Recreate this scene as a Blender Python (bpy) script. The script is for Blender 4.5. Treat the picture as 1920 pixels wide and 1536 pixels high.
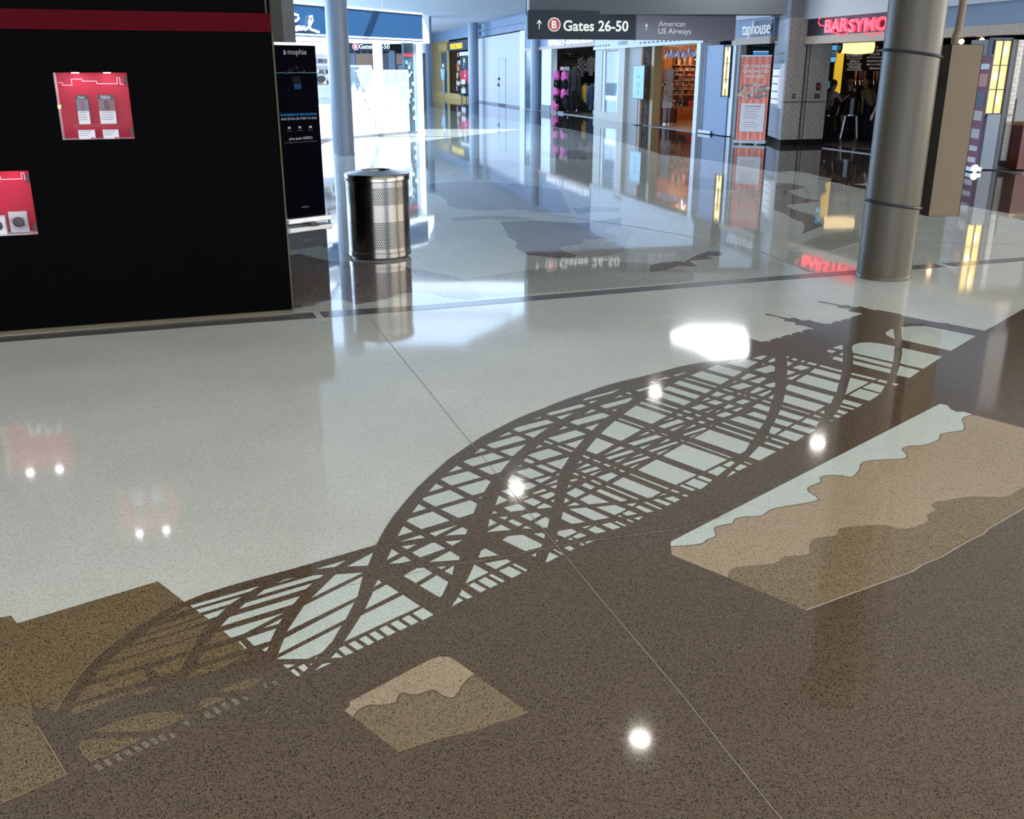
import bpy, bmesh, math, random
from mathutils import Vector, Matrix
random.seed(7)
for o in list(bpy.data.objects): bpy.data.objects.remove(o, do_unlink=True)
SC = bpy.context.scene
COL = SC.collection
# ------------------------------------------------------------------ camera
H = 1.72; FPX = 1820.0; PITCH = math.atan(633.0/FPX)
cam_d = bpy.data.cameras.new('camera'); cam = bpy.data.objects.new('camera', cam_d); COL.objects.link(cam)
cam_d.sensor_width = 36; cam_d.lens = 36*FPX/1920; cam_d.clip_start = .05; cam_d.clip_end = 500
cam.location = (0, 0, H); cam.rotation_euler = (math.pi/2-PITCH, 0, 0); SC.camera = cam
# ------------------------------------------------------------------ world, sun, large lights, exposure
W = bpy.data.worlds.new('world'); SC.world = W; W.use_nodes = True
bg = W.node_tree.nodes['Background']; bg.inputs[0].default_value = (.50, .70, 1.0, 1); bg.inputs[1].default_value = 3.5
sun_d = bpy.data.lights.new('sun', 'SUN'); sun = bpy.data.objects.new('sun', sun_d); COL.objects.link(sun)
SUN_DIR = Vector((-.30, .50, -.81)).normalized()
sun.rotation_euler = SUN_DIR.to_track_quat('-Z', 'Y').to_euler(); sun_d.energy = 16; sun_d.angle = .009; sun_d.color = (.80, .90, 1.0)
def area(name, loc, target, sx, sy, power, color):
    d = bpy.data.lights.new(name, 'AREA'); d.shape = 'RECTANGLE'; d.size = sx; d.size_y = sy; d.energy = power; d.color = color
    o = bpy.data.objects.new(name, d); COL.objects.link(o); o.location = loc
    o.rotation_euler = (Vector(target)-Vector(loc)).to_track_quat('-Z', 'Y').to_euler(); return o
area('concourse_ceiling_light', (1.0, -.5, 4.25), (1.0, -.4, 0), 24, 11, 430, (1.0, .955, .88))
area('back_fill_light', (1.5, -9.5, 2.4), (1.5, 6, .4), 16, 3.8, 830, (1.0, .97, .92))  # unseen fill lamp added behind the camera for soft frontal light
area('right_fill_light', (13.5, 6.5, 2.5), (0, 9.0, -1.5), 20, 3.6, 1450, (1.0, .95, .87))  # fill lamp added out of view to brighten the right and middle floor
area('left_fill_light', (-12.9, 44, 2.4), (0, 44, -6.5), 56, 3.4, 8800, (.47, .68, 1.0))  # bluish fill lamp added to brighten the far hall from the left
SC.view_settings.view_transform = 'Standard'; SC.view_settings.look = 'None'
SC.view_settings.exposure = 0.0; SC.view_settings.gamma = 1.0; SC.view_settings.use_curve_mapping = False

# ------------------------------------------------------------------ pixel helpers (1920 x 1536 frame)
cp, sp = math.cos(PITCH), math.sin(PITCH)
def ray(u, v):
    x = (u-960)/FPX; y = (768-v)/FPX
    return Vector((x, cp+y*sp, y*cp-sp))
def F(u, v, z=0.0):
    d = ray(u, v); t = (z-H)/d.z
    return Vector((d.x*t, d.y*t, z))
def AT(u, v, Y):
    d = ray(u, v); t = Y/d.y
    return Vector((d.x*t, Y, H+d.z*t))
class Wall:
    """vertical plane through two floor points; s along it, z up, off towards the camera"""
    def __init__(self, A, B):
        self.A = Vector((A.x, A.y, 0)); B = Vector((B.x, B.y, 0))
        self.L = (B-self.A).length; self.d = (B-self.A).normalized()
        self.n = Vector((self.d.y, -self.d.x, 0))
        if self.n.dot(-self.A) < 0: self.n = -self.n
    def pt(self, s, z, off=0.0): return self.A+self.d*s+self.n*off+Vector((0, 0, z))
    def uv(self, u, v, off=0.0):
        r = ray(u, v); c = Vector((0, 0, H)); a = self.A+self.n*off
        t = (a-c).dot(self.n)/r.dot(self.n); p = c+r*t
        return (p-a).dot(self.d), p.z
    def s(self, u, v, off=0.0): return self.uv(u, v, off)[0]
    def z(self, u, v, off=0.0): return self.uv(u, v, off)[1]
    def P(self, u, v, off=0.0): s, z = self.uv(u, v, off); return self.pt(s, z, off)

# ------------------------------------------------------------------ materials
MATS = {}
def nodes_of(name):
    m = bpy.data.materials.new(name); m.use_nodes = True
    return m, m.node_tree, m.node_tree.nodes['Principled BSDF']
def mat(name, col, rough=.5, metal=0.0, spec=.5, emit=None, es=1.0, trans=0.0, alpha=1.0, var=.06, vscale=6.0):
    if name in MATS: return MATS[name]
    m, t, b = nodes_of(name)
    c = (*col, 1)
    if var > 0 and emit is None and trans == 0:
        g = t.nodes.new('ShaderNodeNewGeometry'); n = t.nodes.new('ShaderNodeTexNoise'); n.inputs['Scale'].default_value = vscale
        n.inputs['Detail'].default_value = 4
        t.links.new(g.outputs['Position'], n.inputs['Vector'])
        r = t.nodes.new('ShaderNodeMapRange'); r.inputs[1].default_value = .3; r.inputs[2].default_value = .7
        r.inputs[3].default_value = 1-var; r.inputs[4].default_value = 1+var
        t.links.new(n.outputs['Fac'], r.inputs[0])
        mx = t.nodes.new('ShaderNodeVectorMath'); mx.operation = 'SCALE'; mx.inputs[0].default_value = col
        t.links.new(r.outputs[0], mx.inputs['Scale']); t.links.new(mx.outputs[0], b.inputs['Base Color'])
    else: b.inputs['Base Color'].default_value = c
    b.inputs['Roughness'].default_value = rough; b.inputs['Metallic'].default_value = metal
    b.inputs['Specular IOR Level'].default_value = spec
    if emit is not None:
        b.inputs['Emission Color'].default_value = (*emit, 1); b.inputs['Emission Strength'].default_value = es
    b.inputs['Transmission Weight'].default_value = trans; b.inputs['Alpha'].default_value = alpha
    MATS[name] = m; return m
def srgb(r, g, b):
    f = lambda x: ((x/255+.055)/1.055)**2.4 if x/255 > .04045 else x/255/12.92
    return (f(r), f(g), f(b))
def terrazzo(name, base, dark, light, scale=130, dark_t=.22, light_t=.82, rough=.10, bump=.0, spec=.5):
    if name in MATS: return MATS[name]
    m, t, b = nodes_of(name)
    g = t.nodes.new('ShaderNodeNewGeometry')
    v = t.nodes.new('ShaderNodeTexVoronoi'); v.voronoi_dimensions = '2D'; v.inputs['Scale'].default_value = scale
    t.links.new(g.outputs['Position'], v.inputs['Vector'])
    sx = t.nodes.new('ShaderNodeSeparateColor'); t.links.new(v.outputs['Color'], sx.inputs[0])
    cr = t.nodes.new('ShaderNodeValToRGB'); cr.color_ramp.interpolation = 'CONSTANT'
    e = cr.color_ramp.elements; e[0].position = 0; e[0].color = (*dark, 1); e[1].position = dark_t; e[1].color = (*base, 1)
    mid = e.new(.55); mid.color = (*[c*1.12 for c in base], 1)
    l = e.new(light_t); l.color = (*light, 1)
    t.links.new(sx.outputs[0], cr.inputs[0])
    n = t.nodes.new('ShaderNodeTexNoise'); n.inputs['Scale'].default_value = 1.3; n.inputs['Detail'].default_value = 3
    t.links.new(g.outputs['Position'], n.inputs['Vector'])
    r = t.nodes.new('ShaderNodeMapRange'); r.inputs[1].default_value = .3; r.inputs[2].default_value = .7; r.inputs[3].default_value = .94; r.inputs[4].default_value = 1.06
    t.links.new(n.outputs['Fac'], r.inputs[0])
    mx = t.nodes.new('ShaderNodeVectorMath'); mx.operation = 'SCALE'
    t.links.new(cr.outputs[0], mx.inputs[0]); t.links.new(r.outputs[0], mx.inputs['Scale']); t.links.new(mx.outputs[0], b.inputs['Base Color'])
    b.inputs['Roughness'].default_value = rough; b.inputs['Specular IOR Level'].default_value = spec
    if bump > 0:
        n2 = t.nodes.new('ShaderNodeTexNoise'); n2.inputs['Scale'].default_value = 1.1; n2.inputs['Detail'].default_value = 2
        t.links.new(g.outputs['Position'], n2.inputs['Vector'])
        bp = t.nodes.new('ShaderNodeBump'); bp.inputs['Strength'].default_value = 1.0; bp.inputs['Distance'].default_value = bump
        t.links.new(n2.outputs['Fac'], bp.inputs['Height']); t.links.new(bp.outputs[0], b.inputs['Normal'])
    MATS[name] = m; return m

# ------------------------------------------------------------------ mesh builder
class MB:
    def __init__(self): self.v = []; self.f = []; self.smooth = False
    def add(self, vs, fs):
        k = len(self.v); self.v += [Vector(x) for x in vs]; self.f += [tuple(i+k for i in f) for f in fs]; return self
    def quad(self, *p): return self.add(p, [tuple(range(len(p)))])
    def hexa(self, p):  # 8 points: bottom ring 0-3, top ring 4-7
        return self.add(p, [(0, 3, 2, 1), (4, 5, 6, 7), (0, 1, 5, 4), (1, 2, 6, 5), (2, 3, 7, 6), (3, 0, 4, 7)])
    def box(self, x0, x1, y0, y1, z0, z1):
        return self.hexa([(x0, y0, z0), (x1, y0, z0), (x1, y1, z0), (x0, y1, z0), (x0, y0, z1), (x1, y0, z1), (x1, y1, z1), (x0, y1, z1)])
    def wbox(self, w, s0, s1, z0, z1, o0, o1):
        p = w.pt; return self.hexa([p(s0, z0, o0), p(s1, z0, o0), p(s1, z0, o1), p(s0, z0, o1), p(s0, z1, o0), p(s1, z1, o0), p(s1, z1, o1), p(s0, z1, o1)])
    def prism(self, pts, vec):
        n = len(pts); vec = Vector(vec); a = [Vector(p) for p in pts]; b = [p+vec for p in a]
        return self.add(a+b, [tuple(range(n)), tuple(range(2*n-1, n-1, -1))]+[(i, (i+1) % n, n+(i+1) % n, n+i) for i in range(n)])
    def tube(self, path, r, n=8, closed=False, cap=True):
        path = [Vector(p) for p in path]; rings = []; up = Vector((0, 0, 1))
        m = len(path)
        for i, p in enumerate(path):
            a = path[(i-1) % m] if (closed or i > 0) else p; b = path[(i+1) % m] if (closed or i < m-1) else p
            d = (b-a).normalized() if (b-a).length > 1e-9 else Vector((0, 0, 1))
            q = up if abs(d.dot(up)) < .95 else Vector((1, 0, 0))
            x = d.cross(q).normalized(); y = d.cross(x).normalized()
            rr = r[i] if isinstance(r, (list, tuple)) else r
            rings.append([p+x*(rr*math.cos(2*math.pi*k/n))+y*(rr*math.sin(2*math.pi*k/n)) for k in range(n)])
        k0 = len(self.v); self.v += [q for ring in rings for q in ring]
        for i in range(m if closed else m-1):
            j = (i+1) % m
            for k in range(n):
                self.f.append((k0+i*n+k, k0+i*n+(k+1) % n, k0+j*n+(k+1) % n, k0+j*n+k))
        if cap and not closed:
            self.f.append(tuple(k0+k for k in range(n))[::-1]); self.f.append(tuple(k0+(m-1)*n+k for k in range(n)))
        return self
    def lathe(self, prof, c, n=32, a0=0, a1=2*math.pi, axis='z'):
        c = Vector(c); full = abs(a1-a0-2*math.pi) < 1e-6; k0 = len(self.v); cols = n if full else n+1
        for (r, z) in prof:
            for k in range(cols):
                a = a0+(a1-a0)*k/n
                if axis == 'z': q = Vector((r*math.cos(a), r*math.sin(a), z))
                elif axis == 'x': q = Vector((z, r*math.cos(a), r*math.sin(a)))
                else: q = Vector((r*math.cos(a), z, r*math.sin(a)))
                self.v.append(c+q)
        for i in range(len(prof)-1):
            for k in range(n):
                k2 = (k+1) % cols
                self.f.append((k0+i*cols+k, k0+i*cols+k2, k0+(i+1)*cols+k2, k0+(i+1)*cols+k))
        return self
    def ball(self, c, rx, ry=None, rz=None, n=10, m=7):
        ry = ry or rx; rz = rz or rx; c = Vector(c); k0 = len(self.v)
        for i in range(m+1):
            th = math.pi*i/m
            for k in range(n):
                a = 2*math.pi*k/n
                self.v.append(c+Vector((rx*math.sin(th)*math.cos(a), ry*math.sin(th)*math.sin(a), rz*math.cos(th))))
        for i in range(m):
            for k in range(n): self.f.append((k0+i*n+k, k0+i*n+(k+1) % n, k0+(i+1)*n+(k+1) % n, k0+(i+1)*n+k))
        return self
    def build(self, name, material, parent=None, smooth=False, bevel=0.0, **tags):
        off = Vector((0, 0, 0))
        q = parent
        while q is not None: off += q.location; q = q.parent
        me = bpy.data.meshes.new(name)
        me.from_pydata([tuple(p-off) for p in self.v], [], self.f)
        mats = material if isinstance(material, (list, tuple)) else [material]
        for mm in mats: me.materials.append(mm)
        bm = bmesh.new(); bm.from_mesh(me); bmesh.ops.remove_doubles(bm, verts=bm.verts, dist=1e-6); bmesh.ops.recalc_face_normals(bm, faces=bm.faces); bm.to_mesh(me); bm.free()
        if smooth:
            for p in me.polygons: p.use_smooth = True
            me.set_sharp_from_angle(angle=math.radians(38))
        o = bpy.data.objects.new(name, me); COL.objects.link(o)
        if parent is not None: o.parent = parent
        if bevel > 0:
            md = o.modifiers.new('bevel', 'BEVEL'); md.width = bevel; md.segments = 2; md.limit_method = 'ANGLE'; md.angle_limit = math.radians(40)
        for k, val in tags.items(): o[k] = val
        return o
def thing(name, label, cat, loc=(0, 0, 0), group=None):
    o = bpy.data.objects.new(name, None); COL.objects.link(o); o.location = loc; o.empty_display_size = .1
    o['label'] = label; o['category'] = cat
    if group: o['group'] = group
    return o
def text_mesh(s, size, extrude=.0, bold=0.0, align='CENTER', shear=0.0, spacing=1.0, xscale=1.0):
    c = bpy.data.curves.new('txt', 'FONT'); c.body = s; c.size = size; c.extrude = extrude; c.offset = bold; c.align_x = align; c.align_y = 'CENTER'
    c.shear = shear; c.space_character = spacing; c.resolution_u = 3
    o = bpy.data.objects.new('txt', c); COL.objects.link(o); dg = bpy.context.evaluated_depsgraph_get(); dg.update()
    me = bpy.data.meshes.new_from_object(o.evaluated_get(dg)); bpy.data.objects.remove(o, do_unlink=True); bpy.data.curves.remove(c)
    if xscale != 1.0:
        for v in me.vertices: v.co.x *= xscale
    return me
def text_on(w, s, z, string, width=None, height=None, mat_=None, parent=None, off=.01, name='lettering', extrude=.004, bold=0.0, align='CENTER', shear=0.0, size=1.0, slant=0.0, **tags):
    """flat lettering on wall frame w, centred at (s,z), fitted to width/height"""
    me = text_mesh(string, size, 0, bold, align, shear)
    xs = [v.co.x for v in me.vertices]; ys = [v.co.y for v in me.vertices]
    if not xs: return None
    w0 = max(xs)-min(xs); h0 = max(ys)-min(ys); cx = (max(xs)+min(xs))/2; cy = (max(ys)+min(ys))/2
    kx = width/w0 if width else None; ky = height/h0 if height else None
    if kx is None: kx = ky
    if ky is None: ky = kx
    m = MB(); d = w.d if w.flip is False else -w.d
    for v in me.vertices:
        m.v.append(w.pt(s, z, off)+d*((v.co.x-cx)*kx)+Vector((0, 0, (v.co.y-cy)*ky+slant*(v.co.x-cx)*kx)))
    m.f = [tuple(p.vertices) for p in me.polygons]
    bpy.data.meshes.remove(me)
    if extrude > 0:
        base = len(m.v); fs = list(m.f)
        edges = {}
        for f in fs:
            for i in range(len(f)):
                a, b = f[i], f[(i+1) % len(f)]
                if (b, a) in edges: del edges[(b, a)]
                else: edges[(a, b)] = 1
        m.v += [p-w.n*extrude for p in list(m.v)]
        for (a, b) in edges: m.f.append((a, b, b+base, a+base))
    # keep normals facing the viewer: skip recalculation
    offp = Vector((0, 0, 0)); q = parent
    while q is not None: offp += q.location; q = q.parent
    mesh = bpy.data.meshes.new(name); mesh.from_pydata([tuple(p-offp) for p in m.v], [], m.f); mesh.materials.append(mat_)
    o = bpy.data.objects.new(name, mesh); COL.objects.link(o)
    if parent is not None: o.parent = parent
    for k, val in tags.items(): o[k] = val
    return o
Wall.flip = False
def struct(o): o['kind'] = 'structure'; return o
# ------------------------------------------------------------------ floor
T_CREAM = terrazzo('cream_terrazzo', (.50, .505, .455), (.33, .33, .30), (.62, .625, .57), scale=340, dark_t=.10, light_t=.86, rough=.06)
T_PALE = terrazzo('pale_terrazzo', (.47, .51, .46), (.34, .36, .33), (.58, .62, .57), scale=340, dark_t=.10, light_t=.88, rough=.06)
T_BROWN = terrazzo('brown_terrazzo', (.094, .065, .042), (.016, .012, .009), (.138, .100, .068), scale=330, dark_t=.13, light_t=.82, rough=.065)
T_TAN = terrazzo('tan_terrazzo', (.150, .105, .055), (.022, .016, .010), (.215, .160, .095), scale=330, dark_t=.12, light_t=.80, rough=.065)
T_SAND = terrazzo('sand_terrazzo', (.330, .245, .155), (.09, .065, .045), (.40, .31, .21), scale=330, dark_t=.08, light_t=.82, rough=.065)
T_OCHRE = terrazzo('ochre_terrazzo', (.185, .132, .075), (.035, .026, .016), (.25, .19, .115), scale=330, dark_t=.11, light_t=.82, rough=.065)
T_MIX = terrazzo('faded_tan_terrazzo', (.185, .145, .110), (.03, .024, .018), (.24, .19, .145), scale=330, dark_t=.12, light_t=.80, rough=.065)
T_FAR = terrazzo('concourse_terrazzo', (.44, .455, .41), (.32, .33, .30), (.54, .55, .51), scale=120, dark_t=.12, light_t=.86, rough=.035, bump=.0006)
T_MAUVE = terrazzo('mauve_terrazzo', (.185, .155, .14), (.09, .08, .075), (.26, .22, .20), scale=120, dark_t=.18, light_t=.84, rough=.035, bump=.0006)
T_SLATE = terrazzo('slate_terrazzo', (.24, .24, .24), (.15, .15, .15), (.31, .31, .31), scale=120, dark_t=.18, light_t=.84, rough=.035, bump=.0006)
T_OLIVE = terrazzo('olive_grey_terrazzo', (.33, .335, .285), (.23, .23, .20), (.41, .41, .36), scale=120, dark_t=.16, light_t=.84, rough=.035, bump=.0006)
T_BORDER = terrazzo('dark_brown_terrazzo', (.055, .04, .033), (.02, .016, .014), (.09, .07, .058), scale=110, dark_t=.2, light_t=.84, rough=.04, bump=.0005)
M_STRIP = mat('dark_grey_stone_strip', (.11, .105, .10), .12, var=.08)
M_ZINC = mat('zinc_divider', (.30, .27, .21), .4, metal=.4)
floor = MB().box(-45, 45, -14, 95, -.06, 0).build('floor', T_CREAM); struct(floor)
def slab(name, pts, material, z, parent=floor, label=None, kind=None):
    m = MB(); n = len(pts)
    top = [Vector((p[0], p[1], z)) for p in pts]; bot = [Vector((p[0], p[1], z-.004)) for p in pts]
    m.add(top+bot, [tuple(range(n))]+[(i, (i+1) % n, n+(i+1) % n, n+i) for i in range(n)])
    me = bpy.data.meshes.new(name); me.from_pydata([tuple(p) for p in m.v], [], m.f); me.materials.append(material)
    bm = bmesh.new(); bm.from_mesh(me); bm.faces.ensure_lookup_table()
    if bm.faces[0].normal.z < 0:
        for f in bm.faces: f.normal_flip()
    bm.to_mesh(me); bm.free()
    o = bpy.data.objects.new(name, me); COL.objects.link(o); o.parent = parent
    if label: o['label'] = label
    if kind: o['kind'] = kind
    return o
def px(pts): return [F(u, v) for u, v in pts]
def crop(ox, oy, k): return lambda s: [(ox+float(a.split(',')[0])/k, oy+float(a.split(',')[1])/k) for a in s.split()]
KR = {'A': crop(0, 1020, 3.2), 'B': crop(300, 960, 3.5556), 'C': crop(640, 860, 3.84), 'G': crop(1240, 740, 2.8235), 'R': crop(780, 240, 3.692), 'S': crop(1240, 260, 4.8),
      1: crop(340, 1020, 5.907), 2: crop(560, 960, 5.907), 3: crop(700, 840, 6.981), 4: crop(840, 880, 6.4), 5: crop(860, 720, 6.981), 6: crop(1000, 800, 6.4),
      7: crop(1080, 660, 6.981), 8: crop(1220, 780, 7.385), 9: crop(1280, 640, 7.68), 10: crop(1420, 640, 6.857), 11: crop(1560, 550, 6.4), 12: crop(1380, 550, 7.385), 'P': crop(630, 1210, 5.0526)}
# concourse beyond the dark strip
top_e = [(-900, 700), (-200, 647), (0, 632), (380, 601), (680, 579.4), (780, 573.5), (1300, 530.5), (1705, 498.6), (1920, 482.7), (2200, 462)]
bot_e = [(-900, 713), (-200, 658), (0, 642.7), (380, 612.5), (680, 590.3), (780, 582.6), (1300, 539), (1705, 506.6), (1920, 489.8), (2200, 468)]
tp, bp_ = px(top_e), px(bot_e)
slab('concourse_paving', tp+[Vector((44, 9, 0)), Vector((44, 94, 0)), Vector((-44, 94, 0)), Vector((-44, 3, 0))], T_FAR, .0006)
slab('stone_strip', tp+bp_[::-1], M_STRIP, .0016, label='dark grey stone strip between the two floors')
slab('joint_tile', px([(586, 586), (598, 585), (610, 599.5), (597, 601)]), T_CREAM, .0020)
slab('joint_tile', px([(1752, 495), (1762, 494), (1790, 500.5), (1778, 502)]), T_CREAM, .0020)
PATCH = [
 (T_MAUVE, [(549, 579), (585, 574), (610, 564), (640, 561), (668, 571), (700, 566), (720, 563), (745, 552), (780, 548), (810, 549), (832, 558), (880, 562), (905, 557), (882, 532), (860, 520), (800, 508), (700, 492), (620, 490), (560, 476), (540, 480)]),
 (T_MAUVE, KR['R']('580,650 800,640 1150,660 1420,620 1420,680 1305,700 1310,720 1400,760 1280,772 1160,775 1140,810 970,825 1040,860 1115,880 1100,900 980,902 870,888 770,880 690,830 700,790 640,760 620,710')),
 (T_SLATE, KR['R']('80,390 300,370 700,385 1000,430 1075,590 900,585 650,560 480,575 300,560 210,540 215,510 160,470 80,450')),
 (T_SLATE, KR['R']('238,625 400,612 600,608 830,630 700,640 500,632 270,645')),
 (T_SLATE, KR['R']('1080,560 1200,545 1420,552 1400,585 1250,580 1120,595')),
 (T_OLIVE, KR['R']('300,1040 470,1030 770,985 1000,960 1300,920 1600,940 1920,1000 1920,1060 1400,1105 900,1140 500,1168 430,1145 380,1100 370,1070')),
 (T_OLIVE, KR['R']('1310,700 1420,680 1500,720 1430,860 1250,900 1120,905 1120,880 970,825 1140,805 1165,775 1400,760 1310,720')),
 (T_MAUVE, KR['S']('-100,1140 0,1115 150,1105 210,1110 300,1060 420,1015 550,1018 548,1055 400,1060 480,1082 250,1100 325,1152 150,1150 40,1185 -100,1200')),
 (T_MAUVE, KR['S']('1030,400 1180,405 1300,442 1150,470 1180,500 1300,540 1440,560 1300,580 1120,600 1190,640 1370,690 1450,785 1270,860 1292,785 1265,745 1220,740 1100,670 1010,640')),
 (T_SLATE, [(1722, 330), (1760, 340), (1800, 352), (1850, 362), (1840, 372), (1790, 366), (1740, 360), (1716, 350)]),
 (T_OLIVE, [(800, 300), (880, 296), (960, 302), (1010, 312), (940, 318), (860, 316), (800, 322)]),
 (T_SLATE, [(1010, 285), (1080, 282), (1150, 292), (1100, 300), (1030, 296)]),
 (T_OLIVE, [(1540, 440), (1610, 430), (1612, 455), (1560, 470), (1480, 468)]),
 (T_SLATE, [(540, 440), (600, 428), (640, 440), (640, 470), (600, 462), (545, 470)]),
 (T_OLIVE, [(1290, 330), (1390, 340), (1420, 352), (1350, 360), (1280, 350)]),
]
for k, (mm, pts) in enumerate(PATCH): slab('map_inlay', px(pts), mm, .0010+.00003*k)
bd = [(795.6, 199), (897, 216.5), (990, 231), (1080, 245), (1111, 251.6), (1199, 275.6), (1240, 290), (1327, 300), (1459, 323), (1548, 339), (1625, 356), (1700, 370), (1810, 386), (1906, 403), (1895, 407), (1960, 425), (2300, 470)]
slab('storefront_border', px(bd)+[Vector((24, 20, 0)), Vector((22, 34, 0)), Vector((16, 60, 0)), Vector((0, 92, 0)), Vector((-14, 92, 0))], T_BORDER, .0018, label='dark brown border along the shop fronts')
slab('border_sliver', px(KR['S']('1050,300 1190,292 1280,305 1530,362 1510,375 1230,335')), T_FAR, .0021)
slab('border_sliver', px(KR['S']('1730,412 1848,402 1848,425')), T_FAR, .0021)
# tan block behind the bridge, lower left
slab('tan_block', px([(-260, 1228), (0, 1158.4), (21, 1155), (32, 1169.4), (296, 1090.6), (344, 1128), (391, 1161), (453, 1217), (500, 1255), (300, 1430), (125, 1453), (0, 1508), (-260, 1622)]), T_TAN, .0008)
# brown field with the bridge silhouette
J = lambda k, s: KR[k](s)
sil = [(-400, 1690), (0, 1509), (125, 1454), (70, 1362), (60, 1350), (63, 1336), (58, 1330), (62, 1322), (56, 1307.5), (61, 1315), (68, 1326), (76, 1331), (86, 1323), (91, 1331), (106, 1336)]
sil += J('A', '345,1000 400,905 480,790 580,682 700,582 820,497 950,421 1100,347')
sil += J('B', '165,600 300,545 480,490 660,440 860,388 1000,348 1220,285 1440,222')
sil += J(3, '45,1255 125,1105 200,985 265,890 340,800 410,710 480,630 580,518 700,405 830,285 970,160 1090,75')
sil += J(5, '40,870 290,700 400,640 520,580 660,508 800,440 940,382 1100,325 1250,262 1400,205 1560,150 1700,105')
sil += J(7, '200,505 400,440 600,385 780,345 960,298 1150,250 1330,200')
sil += J(9, '150,328 300,303 450,288 600,278 780,258 930,240')
sil += [(1404.5, 667), (1406, 655), (1405, 642), (1398, 633)]
sil += J(12, '355,675 420,662 490,667 470,650 575,618 640,627 620,607 720,575 790,585 765,567 860,535 935,547 910,525 1000,495 1080,508 1055,487')
sil += J(12, '980,460 880,440 815,437 835,405 760,395 660,380 690,365 560,325 400,297 400,290 450,290 600,325 740,352 770,340 820,342 880,365 930,380 1020,370 1070,392 1160,412 1245,428')
sil += J(12, '1300,420 1345,430 1325,412 1400,385 1465,397 1445,378 1520,355 1580,365 1560,347 1660,315 1760,287')
sil += J(12, '1720,275 1640,262 1555,247 1580,215 1500,212 1400,195 1440,180 1300,150 1140,122 1145,112 1200,117 1480,170 1500,160 1560,165 1620,190 1680,193 1740,185 1790,205')
sil += J(11, '420,183 520,205 545,200 820,250 840,270 1280,355 1390,360 1410,370 1830,452 1920,408')
sil += [(1920, 579), (2080, 490), (3200, 560), (3200, 1690)]
slab('brown_field', px(sil), T_BROWN, .0012, label='dark brown speckled field cut as a bridge silhouette')
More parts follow.
